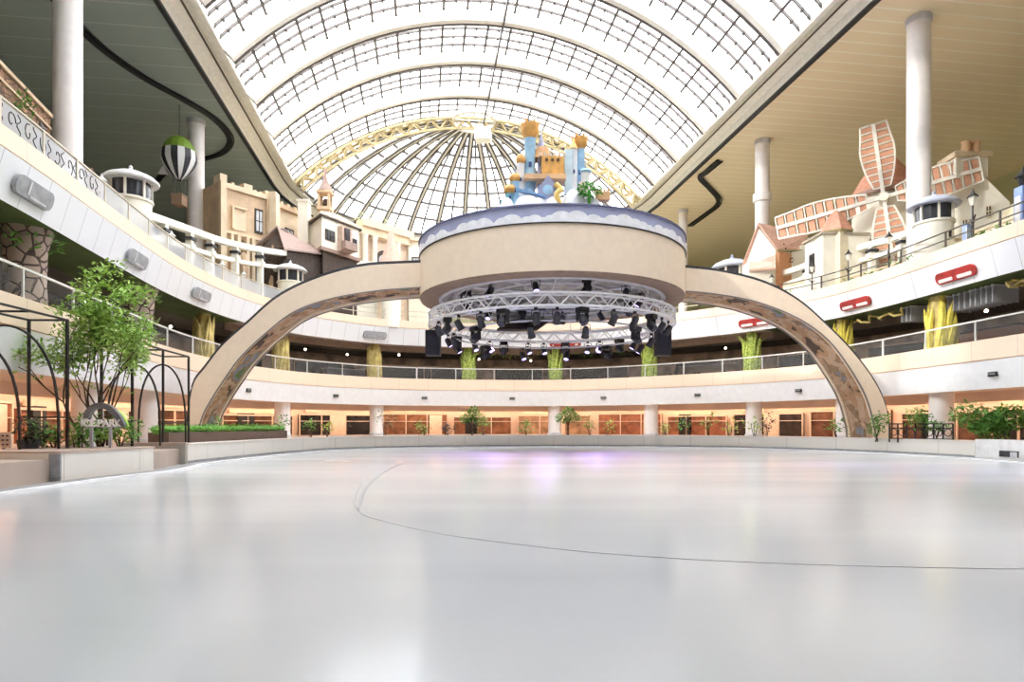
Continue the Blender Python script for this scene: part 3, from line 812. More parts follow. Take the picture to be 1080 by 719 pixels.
SP, MV = Proto(make_spot()), Proto(make_mover())
lights_at = []
for row, n, R_, zz, where in (('near side', 13, TR, TZ-.33, 'front'), ('far side', 13, TR, TZ-.33, 'back'), ('inner pipe', 12, 5.2, TZ-.8, 'inner')):
    for i in range(n):
        if row == 'near side': a = deg(195+150*(i+.5)/n)
        elif row == 'far side': a = deg(165-150*(i+.5)/n)
        else: a = deg(180-360*(i+.5)/n)
        lights_at.append((row, i, a, R_, zz))
cnt = {}
inner = sorted([l for l in lights_at if l[0] == 'inner pipe'], key=lambda l: math.cos(l[2])*1+0)
for row, i, a, R_, zz in lights_at:
    a += random.uniform(-.04, .04); x, y = DX+R_*math.cos(a), DY+R_*math.sin(a)
    big = (i*7) % 3 == 1; pr = MV if big else SP
    if row == 'inner pipe':
        hid = 'far' if math.sin(a) > 0 else 'near'; k = cnt.get(hid, 0) if hid == 'far' else cnt.get(hid, 0); cnt[hid] = k+1
        lab = f"{ORD[k] if hid == 'far' else ORD[k]} {'moving head' if big else 'small black spotlight'} from the {'left' if hid == 'far' else 'right'} on the {hid} half of the inner pipe"
    else: lab = f"{ORD[i]} {'moving head' if big else 'black spotlight'} from the left on the {row} of the ring truss"
    pr.put((x, y, zz), a-PI/2+random.uniform(-.5, .5), lab, 'stage lights under the round canopy')
# a second set of lamps clamped to the rig right under the canopy ceiling
for i in range(12):
    a = deg(180+360*(i+.5)/12)+.05; pr = MV if i % 3 == 0 else SP; side = 'near' if math.sin(a) < 0 else 'far'
    pr.put((DX+4.6*math.cos(a), DY+4.6*math.sin(a), D0+.25), a+i, f'{ORD[i % 6]} dark lamp on the {side} half of the rig under the canopy, from the {"left" if side == "near" else "right"}', 'lamps of the upper rig')
def speaker(px, side, lab):
    Y = 34.0; x = xat(px, Y); z = zat(362, Y); t = thing('loudspeaker', lab, 'loudspeaker', (x, Y, z-.65))
    MB().box((x, Y, z), (.76, .7, 1.32)).build('cabinet', CHAR, t)
    MB().box((x, Y-.37, z), (.68, .04, 1.22)).build('grille', mat('grille_navy', (.035,.035,.05), .7, var=.4, scale=30), t)
    MB().tube([(x-.3, Y, z+.66), (x-side*0+ (DX-x)*.02, Y, TZ-.26)], .02, 5).tube([(x+.3, Y, z+.66), (x, Y, TZ-.26)], .02, 5).build('rigging', DARK, t)
speaker(457, 1, 'dark boxy loudspeaker hanging from the left end of the ring truss')
speaker(699, -1, 'dark boxy loudspeaker hanging from the right end of the ring truss')
# other boxy pieces seen through the ring
pn = thing('stage_banner', 'dark brown slanted panel seen through the ring truss', 'panel', at(552,345,38.5))
MB().slab([at(524,349,38), at(566,349,38), at(581,338,39.5), at(540,338,39.5)], (0, 0, .12)).build('board', mat('panel_brown', (.12,.085,.07), .7, scale=1.4), pn)
MB().tube([at(533,343,38.7), at(533,343,38.7)+Vector((0, 0, 2.0))], .02, 5).tube([at(573,343,38.7), at(573,343,38.7)+Vector((0, 0, 2.0))], .02, 5).build('wires', DARK, pn)

# ------------------------------------------------------------------ castle on the canopy (plain toy castle)
def castle():
    Y = 28.6; s = Y/F; zb = D2+.06; x0 = xat(583, Y)
    t = thing('toy_castle', 'sky blue and orange toy castle standing on top of the round canopy', 'castle', (x0, Y, zb))
    def X(px): return xat(px, Y)
    def Z(py): return zat(py, Y)
    def tower(px, w, y0, y1, roof, rh, col=SKYB, rc=ORANGE, dy=0, over=1.35, kind='cone'):
        x = X(px); r = w*s/2; b = MB(); z0 = max(Z(y0), zb-.0); z1 = Z(y1)
        b.lathe([(r*1.1, z0), (r, z0+.1), (r, z1-.1), (r*1.15, z1)], (x, Y+dy, 0), 14); tw = b.build('tower', col, t, True)
        q = MB()
        if kind == 'cone': q.lathe([(r*over, z1), (r*.7, z1+rh*s*.45), (.015, z1+rh*s)], (x, Y+dy, 0), 14)
        elif kind == 'crown':
            q.lathe([(r*.9, z1), (r*1.5, z1+rh*s*.4), (r*1.6, z1+rh*s), (r*1.2, z1+rh*s), (0.01, z1+rh*s*.7)], (x, Y+dy, 0), 12)
            for k in range(6):
                a = 2*PI*k/6; q.box((x+r*1.4*math.cos(a), Y+dy+r*1.4*math.sin(a), z1+rh*s+.05), (r*.5, r*.5, .12))
        else: q.ball((x, Y+dy, z1+rh*s*.45), (r*over, r*over, rh*s*.6), 14, 8)
        q.build('turret_roof', rc, tw, True)
        f = MB(); f.tube([(x, Y+dy, z1+rh*s*.8), (x, Y+dy, z1+rh*s+.35)], .03, 5, .008); f.build('finial', BLUE2, tw)
        w_ = MB(); w_.box((x, Y+dy-r*.98, z0*.4+z1*.6), (r*.5, .06, r*.9)); w_.build('window', mat('toy_window', (.05,.08,.25), .4), tw)
    tower(559, 12, 219, 147, 'c', 15, kind='crown')
    tower(605, 8, 219, 158, 'o', 13, WHITE, kind='cone')
    tower(612, 11, 219, 155, 'c', 12, kind='crown', dy=.35)
    tower(549, 8, 219, 175, 'o', 10, WHITE, ORANGE, -.2, kind='ball')
    tower(543, 9, 219, 195, 'o', 9, SKYB, ORANGE, -.3, kind='ball')
    tower(538, 10, 222, 208, 'o', 10, mat('teal_paint', (.25,.55,.60), .5), ORANGE, -.35, kind='ball')
    tower(571, 8, 219, 158, 'o', 22, mat('lilac_paint', (.70,.66,.85), .5), LILAC, .3)
    tower(617, 9, 215, 185, 'o', 5, WHITE, SKYB, -.2, kind='ball')
    def blk(px0, px1, y0, y1, d, m, name, dy=0):
        b = MB(); b.box(((X(px0)+X(px1))/2, Y+dy, (Z(y0)+Z(y1))/2), (X(px1)-X(px0), d, Z(y1)-Z(y0))); return b.build(name, m, t)
    k = blk(571, 594, 190, 169, .9, ORANGE, 'keep')
    w_ = MB()
    for px in (576, 582, 588): w_.box((X(px), Y-.46, Z(173)), (.12, .04, .12))
    w_.build('window', mat('toy_window2', (.12,.06,.03), .5), k)
    b = MB()
    for i in range(6): b.box((X(570+i*4.8), Y-.38, Z(167)), (.12, .14, .16))
    b.build('battlement', SANDL, k)
    b = MB(); b.lathe([(.42, Z(168)), (.36, Z(160)), (.30, Z(156)), (.01, Z(153))], (X(572), Y+.1, 0), 14); b.build('keep_dome', mat('orange_brown', (.65,.35,.15), .6), t, True)
    blk(553, 596, 193, 188, 1.0, mat('peach_paint', (.88,.55,.30), .6), 'terrace', -.05)
    blk(595, 603, 219, 160, .5, mat('pale_blue_paint', (.66,.82,.92), .5), 'blue_wall')
    b = MB(); b.slab([(X(567), Y-.6, zb), (X(588), Y-.6, zb), (X(588), Y-.6, Z(203)), (X(577.5), Y-.6, Z(190)), (X(567), Y-.6, Z(203))], (0, .5, 0)); b.build('gatehouse', LILAC, t)
    b = MB(); b.lathe([(.22, 0), (.0, .02)], (0, 0, 0), 14); b.v = [Matrix.Rotation(PI/2, 3, 'X') @ v+Vector((X(577), Y-.61, Z(205))) for v in b.v]; b.build('gate_arch', SKYB, t)
    b = MB(); b.tube(catmull([(X(591), Y-.75, zb+.05), (X(586), Y-.75, Z(212)), (X(590), Y-.7, Z(206)), (X(585), Y-.65, Z(200))], 6), .13, 8); b.build('winding_stair', mat('stair_yellow', (.90,.62,.18), .5), t, True)
    blk(528, 540, 219, 214, .5, mat('teal_paint2', (.20,.48,.52), .5), 'teal_rock', -.2)
    b = MB(); b.slab([(X(545), Y-.7, Z(207)), (X(575), Y-.85, Z(215)), (X(575), Y-.85, Z(213)), (X(545), Y-.7, Z(204))], (0, .2, 0)); b.build('slide', BLUE2, t)
    for px, w, h in ((558, 34, 9), (568, 22, 7), (604, 26, 13), (583, 24, 5), (535, 16, 4), (622, 22, 5)):
        b = MB(); b.ball((X(px), Y-.45, zb+.02), (w*s/2, .45, max(.06, Z(217-h)-zb)), 14, 8); b.build('cloud_mound', MATS['cloud_white'], t, True)
    b = MB(); b.leaves((X(619), Y-.9, Z(208)), (.50, .35, .30), 260, .17, surf=.3); b.tube([(X(619), Y-.9, zb), (X(619), Y-.9, Z(208))], .07, 6); b.build('tree', mat('toy_tree', (.10,.42,.05), .6), t)
    b = MB(); b.box((X(634), Y-.4, Z(211)), (.62, .4, .34))
    for i in range(4): b.box((X(628.5+i*3.7), Y-.4, Z(205.5)), (.09, .36, .14))
    b.build('orange_wall', mat('wall_orange', (.85,.50,.25), .6), t)
    b = MB(); b.box((X(613), Y-.55, Z(204)), (.3, .3, .55)); b.build('pink_house', mat('toy_pink', (.86,.66,.62), .6), t)
castle()

# ------------------------------------------------------------------ fascia signs
def lozenge(d, w, h, z, m, label, kind, off=-.05, slope=.288):
    """plate with round ends lying on the sloping upper fascia"""
    p, tt, nn = GAL.frame(d); def_z = z
    t = thing('fascia_sign', label, 'sign', (p.x, p.y, z))
    def P(s, q, o):
        zz = z+q; fo = .38*(ZU1-zz)/(ZU1-ZU0)
        v = GAL.pt(d+s, fo+o, zz); return v
    def plate(cx, cz, w, h, r, o0, o1, b):
        out = []
        for sx, sz, a0 in ((1, 1, 0), (-1, 1, 90), (-1, -1, 180), (1, -1, 270)):
            for k in range(5):
                a = deg(a0+90*k/4); out.append((cx+sx*(w/2-r)+r*math.cos(a), cz+sz*(h/2-r)+r*math.sin(a)))
        n = len(out); vs = [P(s, q, o0) for s, q in out]+[P(s, q, o1) for s, q in out]
        b.add(vs, [tuple(range(n)), tuple(range(n, 2*n))[::-1]]+[(i, (i+1) % n, n+(i+1) % n, n+i) for i in range(n)])
    b = MB(); plate(0, 0, w, h, h*.42, -.03, -.16, b); b.build('plate', m, t)
    b = MB()
    if kind == 'red':
        for sx in (-1, 1): plate(sx*w*.24, -h*.24, w*.36, h*.30, h*.13, -.16, -.19, b)
        b.build('white_oval', mat('sign_white', (.9,.84,.8), .5), t)
    else:
        plate(-w*.18, h*.05, w*.05, h*.7, .02, -.16, -.18, b); plate(w*.1, -h*.36, w*.45, h*.12, .03, -.16, -.18, b)
        b.build('pale_mark', LGREY, t)
for px, lab in ((1005, 'red sign with two white ovals on the upper fascia, rightmost of the red ones'), (900, 'red sign on the upper fascia just right of the arch'),
                (795, 'red sign on the upper fascia seen under the right half of the arch')):
    d = GAL.find(px, 0); lozenge(d, 2.5 if px < 850 else 2.4, .52, (ZU0+ZU1)/2-.12, RED, lab, 'red')
lozenge(GAL.find(596, 0), 2.6, .40, ZU0+.25, RED, 'small red and white sign on the fascia behind the ring truss', 'red')
for px, lab in ((40, 'grey fascia sign on the upper gallery, nearest on the left'), (148, 'grey fascia sign above the garden tree on the upper gallery'),
                (214.5, 'grey fascia sign on the upper gallery left of the arch top'), (396, 'grey fascia sign on the upper gallery seen under the left half of the arch')):
    lozenge(GAL.find(px, 0), 2.0, .56, (ZU0+ZU1)/2-.05, GREY, lab, 'grey')
i = 0
for px in (263, 355, 448, 540, 636, 735, 841, 1046):
    d = GAL.find(px, 0); z = (ZL0+ZL1)/2-.0; p = GAL.pt(d, .1, z)
    t = thing('fascia_vent', f'small black vent on the lower white fascia, {ORD[i]} from the left', 'vent', p, 'black vents along the lower fascia'); i += 1
    fo = .22*(ZL1-z)/(ZL1-ZL0); p, tt, nn = GAL.frame(d); c = GAL.pt(d, fo-.04, z)
    an = math.atan2(tt.y, tt.x)
    MB().box(c, (.44, .12, .2), an).build('box', DARK, t)
    MB().box(c-nn*.065, (.36, .02, .03), an).box(c-nn*.065+Vector((0, 0, .05)), (.36, .02, .02), an).build('louvre', GREY, t)
# ------------------------------------------------------------------ town on the top terrace
class Face:
    """a facade between two ground points; s runs 0..1 along it, o is metres out towards the viewer"""
    def __init__(s, a, b):
        s.a, s.b = Vector((a[0], a[1], 0)), Vector((b[0], b[1], 0)); s.t = s.b-s.a; s.w = s.t.length; s.t.normalize()
        s.n = Vector((s.t.y, -s.t.x, 0))
    def p(s, k, o, z): q = s.a+s.t*(s.w*k)+s.n*o; q.z = z; return q
    def box(s, b, k0, k1, z0, z1, o0, o1):
        return b.add([s.p(k0,o0,z0), s.p(k1,o0,z0), s.p(k1,o1,z0), s.p(k0,o1,z0), s.p(k0,o0,z1), s.p(k1,o0,z1), s.p(k1,o1,z1), s.p(k0,o1,z1)],
                     [(0,3,2,1),(4,5,6,7),(0,1,5,4),(1,2,6,5),(2,3,7,6),(3,0,4,7)])
    def arch(s, b, k0, k1, z0, z1, o0, o1, n=10):
        """upright panel with a round head"""
        out = [(k0, z0), (k1, z0)]; r = (k1-k0)/2; rz = min(r*s.w, (z1-z0)*.6)
        for i in range(n+1): w = PI*i/n; out.append(((k0+k1)/2+r*math.cos(w), z1-rz+rz*math.sin(w)))
        m = len(out); vs = [s.p(k, o0, z) for k, z in out]+[s.p(k, o1, z) for k, z in out]
        return b.add(vs, [tuple(range(m))[::-1], tuple(range(m, 2*m))]+[(i, (i+1) % m, m+(i+1) % m, m+i) for i in range(m)])
    def foot(s, d, o=0): return [s.p(0,o,0), s.p(1,o,0), s.p(1,-d,0), s.p(0,-d,0)]
def fwindow(f, t, k0, k1, z0, z1, o=0, arch=False, pane=PWINL, frame=TIMBER, name='window'):
    b = MB(); (f.arch if arch else f.box)(b, k0, k1, z0, z1, o-.02, o+.08); w = b.build(name, frame, t)
    e = (k1-k0)*.14; ez = (z1-z0)*.09
    b = MB(); (f.arch if arch else f.box)(b, k0+e, k1-e, z0+ez, z1-ez, o+.08, o+.11); b.build('pane', pane, w)
    b = MB(); km = (k0+k1)/2; f.box(b, km-.006, km+.006, z0+ez, z1-ez, o+.11, o+.14); f.box(b, k0+e, k1-e, (z0+z1)/2-.03, (z0+z1)/2+.03, o+.11, o+.14); b.build('muntin', frame, w)
    return w
def X2(px, Y): return (xat(px, Y), Y)
# brick wall far left
f = Face(X2(-40, 20.6), X2(53, 26.7)); t = thing('brick_ruin', 'long brown brick wall with ivy and niches at the far left of the terrace', 'wall', f.p(.5, 0, Z3))
zt = 14.1
b = MB(); b.prism([(v.x, v.y) for v in f.foot(1.0)], Z3, zt); b.build('brickwork', BRICK, t)
b = MB(); f.box(b, 0, 1, zt, zt+.14, -1.1, .1); f.box(b, 0, 1, zt-.5, zt-.4, 0, .06); b.build('coping', mat('coping_tan', (.62,.46,.30), .8), t)
b = MB()
for k in (.42, .60, .76, .9): f.arch(b, k, k+.06, 11.6, 13.0, 0, .04)
b.build('niche', mat('niche_dark', (.06,.05,.04), .9), t)
b = MB()
for _ in range(3): b.leaves(f.p(.56, .15, 13.0), (.35, .3, .9), 60, .2, surf=.4)
b.build('ivy', LEAF, t)
def rock(px, Y, w, z1, label, n=5):
    t = thing('rock_outcrop', label, 'rock', (xat(px, Y), Y, Z3)); b = MB()
    for k in range(n):
        x = xat(px, Y)+random.uniform(-.4, .4)*w; h = (z1-Z3)*random.uniform(.6, 1)
        b.ball((x, Y+random.uniform(-.4, .6), Z3+h*.5), (w*random.uniform(.3, .5), .9, h*.5), 10, 8, .10)
    b.build('boulders', ROCK, t); return t
rock(87, 31.0, 1.9, 13.7, 'brown rock outcrop behind the widest left column', 6)
# kiosks: small round lantern turrets with a domed roof
def make_kiosk(roofm):
    t = thing('turret_kiosk', 'kiosk', 'kiosk', local=True); H = 3.45
    MB().lathe([(.96, 0), (.96, .25), (.90, .3), (.88, 2.35), (.96, 2.40), (.96, 2.50)], n=20).build('drum_wall', IVORY, t, True)
    MB().lathe([(.84, 2.48), (.84, 3.32)], n=20).build('glazing', PWIN, t, True)
    for k in range(7):
        a = 2*PI*k/7+.3; MB().box((.88*math.cos(a), .88*math.sin(a), 2.92), (.10, .10, .85), a).build('post', IVORY, t)
    r = MB().lathe([(.84, 3.28), (1.2, 3.30), (1.22, 3.38), (1.0, 3.58), (.6, 3.76), (.25, 3.84), (.0, 3.86)], n=24).build('roof', roofm, t, True)
    MB().lathe([(.16, 3.8), (.14, 3.92), (.07, 3.98), (.1, 4.06), (.0, 4.16)], n=14).build('cupola', roofm, r, True)
    MB().box((-.1, -.82, 1.7), (.3, .12, .34)).build('lamp_bracket', CHAR, t)
    return t
KA = Proto(make_kiosk(mat('kiosk_roof_white', (.80,.80,.80), .5))); KB = Proto(make_kiosk(mat('kiosk_roof_blue_grey', (.52,.56,.68), .5)))
def put(pr, px, Y, rz, label, grp=None, sc=None, z=Z3):
    if Y < 40: q = GAL.pt(GAL.find(px, 1.12), 1.12, Z3); return pr.put(q, rz, label, grp, (sc, sc, sc))
    return pr.put((xat(px, Y), Y, z), rz, label, grp, (sc, sc, sc) if sc else None)
put(KA, 138, 30.2, .2, 'white-roofed turret kiosk beside the left terrace rail, before the balloon', 'turret kiosks on the terrace', .98)
put(KA, 306, 39, .9, 'turret kiosk in front of the brown-roofed chalet above the arch', 'turret kiosks on the terrace', .98)
put(KB, 985, 32.3, .5, 'blue-grey roofed turret kiosk right of the widest white column', 'turret kiosks on the terrace', 1.0)
put(KB, 772, 50.6, .1, 'turret kiosk just above the right half of the arch, left of the gabled house', 'turret kiosks on the terrace', 1.32)
# hot air balloon
Y = 44; c = at(189, 167, Y); t = thing('hot_air_balloon', 'small green, black and white hot air balloon hanging by the left column', 'balloon', c)
R_ = 1.12; prof = [(R_*math.sin(w)*(1 if w < 1.7 else 1-.35*(w-1.7)), R_*1.35*math.cos(w)) for w in [PI*.93*i/14 for i in range(15)]]
bgn, bwh, bbk = MB(), MB(), MB(); nG = 16
for k in range(nG):
    for j in range(14):
        a0, a1 = 2*PI*k/nG, 2*PI*(k+1)/nG; (r0, z0), (r1, z1) = prof[j], prof[j+1]
        q = [c+Vector((r0*math.cos(a0), r0*math.sin(a0), z0)), c+Vector((r0*math.cos(a1), r0*math.sin(a1), z0)), c+Vector((r1*math.cos(a1), r1*math.sin(a1), z1)), c+Vector((r1*math.cos(a0), r1*math.sin(a0), z1))]
        (bgn if j < 6 else (bwh if k % 2 else bbk)).add(q, [(0,1,2,3)])
bgn.build('green_crown', mat('balloon_green', (.22,.36,.04), .6), t); bwh.build('white_gores', WHITE, t); bbk.build('black_gores', CHAR, t)
zk = c.z-2.6; b = MB()
for sx in (-.3, .3):
    for sy in (-.3, .3): b.tube([(c.x+sx, c.y+sy, zk), (c.x+sx*.9, c.y+sy*.9, c.z-R_*1.2)], .02, 4)
b.tube([(c.x, c.y, c.z+R_*1.3), (c.x, c.y, ZC-.15)], .03, 5); b.build('ropes', CHAR, t)
MB().box((c.x, c.y, zk-.3), (.72, .72, .66)).box((c.x, c.y, zk+.04), (.8, .8, .08)).build('basket', mat('wicker', (.42,.27,.18), .8, scale=10), t)
MB().slab([c+Vector((-1.35, -.2, -1.1)), c+Vector((-.75, -.2, -1.1)), c+Vector((-1.0, -.2, -.55))], (0, .2, 0)).build('white_pennant', WHITE, t)
# temple facade
f = Face(X2(231, 45.0), X2(285, 48.0)); za = 18.4; t = thing('temple_building', 'tall sandstone temple facade with niches and a statue on the left terrace', 'building', f.p(.5, 0, Z3))
b = MB(); b.prism([(v.x, v.y) for v in f.foot(5.0)], Z3, za); b.build('wall', SAND, t)
b = MB()
for k0, k1, h in ((0, .13, .55), (.22, .27, .15), (.45, .62, .35), (.66, .70, .1), (.76, .80, .1), (.88, 1.0, .3)): f.box(b, k0, k1, za, za+h, -.8, .15)
f.box(b, 0, 1, za-.35, za, 0, .2); f.box(b, 0, 1, 14.9, 15.1, 0, .15); b.build('cornice', SANDL, t)
b = MB(); f.box(b, -.01, .10, Z3, za, 0, .35); f.box(b, .90, 1.0, Z3, za, 0, .25); b.build('corner_pilaster', SANDL, t)
for k in (.17, .30, .47, .58): b = MB(); f.box(b, k, k+.06, Z3, 14.9, .05, .4); b.build('column', SANDL, t)
b = MB(); f.arch(b, .355, .475, Z3, 14.7, .01, .05); f.arch(b, .23, .295, 10.5, 14.7, .01, .05); f.arch(b, .53, .575, 10.5, 14.2, .01, .05); b.build('niche', mat('niche_shadow', (.30,.20,.12), .9), t)
b = MB(); q = f.p(.415, .35, 0); b.lathe([(.28, Z3), (.25, 11.5), (.34, 12.6), (.22, 13.5), (.12, 13.7)], (q.x, q.y, 0), 10, jit=.1); b.ball((q.x, q.y, 13.95), .2); b.build('statue', SAND, t, True)
b = MB(); f.box(b, .22, .50, 15.3, 17.0, .0, .06); f.box(b, .22, .26, 15.3, 16.9, .06, .25); f.box(b, .26, .50, 16.8, 16.95, .06, .25); b.build('relief_panel', SANDL, t)
fwindow(f, t, .68, .84, 15.4, 17.2); fwindow(f, t, .68, .86, 11.2, 14.2, arch=True)
# second, lower sandstone wing
t2 = thing('pylon', 'narrow sandstone pylon between the temple and its right wing', 'pylon', (*X2(288.5, 47.6), Z3))
b = MB(); x = xat(288.5, 47.6); b.prism([(x-.35,47.4),(x+.35,47.4),(x+.35,48.4),(x-.35,48.4)], Z3, 18.6, [(x-.28,47.5),(x+.2,47.5),(x+.2,48.3),(x-.28,48.3)]); b.build('shaft', SANDL, t2)
b = MB(); b.ball((x+.2, 47.3, 14.2), (.35, .3, .5), jit=.1); b.ball((x+.1, 47.3, 11.8), (.35, .3, .8), jit=.1); b.build('carving', SAND, t2)
f = Face(X2(292, 49.2), X2(327, 52.5)); t = thing('sandstone_wing', 'lower sandstone wing with one square window right of the temple', 'building', f.p(.5, 0, Z3))
zb_ = 18.3; b = MB(); b.prism([(v.x, v.y) for v in f.foot(4)], Z3, zb_); b.build('wall', SANDL, t)
b = MB(); f.box(b, 0, 1, zb_-.3, zb_, 0, .25)
for k in (.05, .25, .45, .65, .85): f.box(b, k, k+.08, zb_, zb_+.22, -.5, .2)
b.build('cornice', SAND, t); fwindow(f, t, .22, .48, 15.0, 16.7)
b = MB(); f.box(b, .80, .95, Z3, 17.4, 0, .35); b.build('pilaster', IVORY, t)
# clock tower with spire
Y = 54; x = xat(343, Y); t = thing('bell_tower', 'slender brown bell tower with a pointed spire against the glass dome', 'tower', (x, Y, Z3))
b = MB(); b.box((x, Y, (Z3+19.3)/2), (.95, .95, 19.3-Z3)); b.build('shaft', SAND, t)
b = MB(); b.box((x, Y, 19.4), (1.15, 1.15, .25))
for sx in (-1, 1):
    for sy in (-1, 1): b.box((x+sx*.4, Y+sy*.4, 20.1), (.18, .18, 1.3))
b.box((x, Y, 20.8), (1.25, 1.25, .22)); b.build('belfry', SAND, t)
b = MB(); b.lathe([(.72, 20.9), (.42, 21.4), (.22, 21.9), (.03, 23.0), (0, 23.3)], (x, Y, 0), 8); b.build('spire', TAUPE, t)
b = MB(); b.lathe([(.0, 20.4), (.12, 20.35), (.22, 19.95), (.26, 19.85)], (x, Y, 0), 10); b.build('bell', BARK, t)
# white chimney block
Y = 50; x = xat(321, Y); t = thing('chimney_stack', 'plain white chimney stack left of the white chalet', 'chimney', (x, Y, Z3))
b = MB(); b.box((x, Y, (Z3+18.6)/2), (.78, .8, 18.6-Z3)); b.build('stack', IVORY, t); b = MB(); b.box((x, Y, 18.68), (.95, .95, .16)); b.build('cap', IVORY, t)
# white upper-storey chalet
A_, C_, D_ = X2(325, 50.5), X2(339.5, 48.0), X2(378.5, 51.5)
t = thing('white_chalet', 'white chalet with a jettied upper floor, balcony and dark timber base', 'building', (*C_, Z3))
E_ = (A_[0]+D_[0]-C_[0], A_[1]+D_[1]-C_[1]); zt = 17.05; zm = 14.7
b = MB(); b.prism([A_, C_, D_, E_], zm, zt); b.build('upper_wall', IVORY, t)
b = MB(); k = .10; cx_ = (A_[0]+D_[0])/2; cy_ = (A_[1]+D_[1])/2
lo = [((p[0]-cx_)*.92+cx_, (p[1]-cy_)*.92+cy_) for p in (A_, C_, D_, E_)]
b.prism(lo, Z3, zm); b.build('timber_base', TIMBER, t)
hi = [((p[0]-cx_)*1.12+cx_, (p[1]-cy_)*1.12+cy_) for p in (A_, C_, D_, E_)]; top = [((p[0]-cx_)*.1+cx_, (p[1]-cy_)*.1+cy_) for p in (A_, C_, D_, E_)]
b = MB(); b.prism(hi, zt, zt+.15); b.prism(hi, zt+.15, zt+1.0, top); b.build('roof', mat('roof_pale_tan', (.78,.66,.50), .8, scale=5), t)
b = MB(); b.prism(hi, zt-.12, zt); b.build('eaves', TIMBER, t)
mid = [((p[0]-cx_)*1.06+cx_, (p[1]-cy_)*1.06+cy_) for p in (A_, C_, D_, E_)]; b = MB(); b.prism(mid, zm-.25, zm); b.build('jetty_beam', TAUPE, t)
f = Face(C_, D_)
for k0, k1 in ((.08, .32), (.70, .93)): fwindow(f, t, k0, k1, 15.3, 16.1, pane=PWIN)
b = MB(); f.box(b, .40, .68, zm, 16.6, 0, .5); b.build('balcony_bay', mat('bay_tan', (.62,.45,.36), .7), t)
b = MB(); f.box(b, .37, .71, zm+.1, zm+.7, .5, .95); b.build('balcony', TAUPE, t)
fwindow(f, t, .46, .60, 15.5, 16.5, o=.5, pane=PWIN)
# brown roofed chalet
YC = 47.7; t = thing('brown_chalet', 'low brown chalet with a broad pinkish-brown gable roof', 'building', (*X2(300, YC), Z3))
za_, ze = zat(240, YC), zat(263, YC)
g0, g1, g2 = Vector((*X2(270, YC-.6), ze)), Vector((*X2(297, YC+.2), za_)), Vector((*X2(303, YC-1.2), ze-.1))
bk = Vector((3.2, 3.4, 0))
b = MB(); b.prism([X2(273, YC-.3), X2(303, YC-1.0), (X2(303, YC-1.0)[0]+3.1, YC+2.3), (X2(273, YC)[0]+3.1, YC+3)], Z3, ze-.1); b.build('timber_wall', TIMBER, t)
gA, gB = Vector((*X2(272, YC-.3), ze-.1)), Vector((*X2(303, YC-1.0), ze-.1)); gt = Vector((*X2(297, YC-.4), za_-.15))
b = MB(); b.slab([gA, gB, gt], (.3, .3, 0)); b.build('gable', mat('gable_brown', (.16,.12,.10), .8, scale=4), t)
b = MB(); ov = Vector((-.25, -.25, 0)); ridge0 = gt+ov+Vector((0,0,.12)); ridge1 = Vector((*X2(318, YC+2.6), za_-.1))
e0 = gB+ov+Vector((.15,-.1,-.15)); e1 = Vector((*X2(344, YC+1.0), zat(267, YC+1.0)))
b.slab([ridge0, e0, e1, ridge1], (0, 0, -.14)); w0 = gA+ov+Vector((-.3,0,-.1)); w1 = w0+(ridge1-ridge0)
b.slab([ridge0, w0, w1, ridge1], (0, 0, -.14)); b.build('roof', PINKR if False else mat('brown_pink_roof', (.50,.36,.31), .75, scale=6), t)
# colonnade building with arched window
f = Face(X2(379, 53.4), X2(430, 57.2)); zt = 17.9; t = thing('colonnade_building', 'cream colonnade building with a tall arched window behind the arch top', 'building', f.p(.5, 0, Z3))
b = MB(); b.prism([(v.x, v.y) for v in f.foot(3.5)], Z3, zt); b.build('wall', mat('rose_cream', (.84,.68,.54), .8), t)
b = MB(); f.box(b, -.02, 1.02, zt-.1, zt+.45, -.3, .75); f.box(b, -.02, 1.02, zt-.7, zt-.1, 0, .55)
b.build('entablature', SANDL, t)
for k in (.03, .22, .70): b = MB(); q = f.p(k+.03, .35, 0); b.lathe([(.3, Z3), (.24, Z3+.3), (.22, zt-1.0), (.34, zt-.7)], (q.x, q.y, 0), 12); b.build('column', IVORY, t, True)
fwindow(f, t, .34, .60, 12.0, 16.3, arch=True)
for k in (.1, .3, .5, .7, .85): MB().leaves(f.p(k, -.2, zt+.75), (.8, .5, .5), 60, .3).build('roof_plant', mat('pale_leaf', (.55,.60,.38), .8), t)
# pink cone turret and end wall
Y = 55; x = xat(419, Y)-.1; t = thing('cone_turret', 'round turret with a pink cone roof just left of the canopy', 'turret', (x, Y, Z3))
b = MB(); b.lathe([(.8, Z3), (.8, 14.4)], (x, Y-2.3, 0), 16); b.build('wall', IVORY, t, True)
b = MB(); b.lathe([(1.05, 14.3), (.45, 15.9), (.18, 17.2), (.02, 17.6)], (x, Y-2.3, 0), 18); b.build('cone_roof', PINKR, t, True)
f = Face(X2(431, 56.8), X2(470, 57.5)); t = thing('end_house', 'pale house with a small square window touching the left edge of the canopy', 'building', f.p(.5, 0, Z3))
b = MB(); b.prism([(v.x, v.y) for v in f.foot(4)], Z3, 17.6); b.build('wall', IVORY, t); b = MB(); f.box(b, 0, 1, 17.6, 17.9, -4, .3); b.build('parapet', SANDL, t)
fwindow(f, t, .08, .32, 14.9, 16.2)
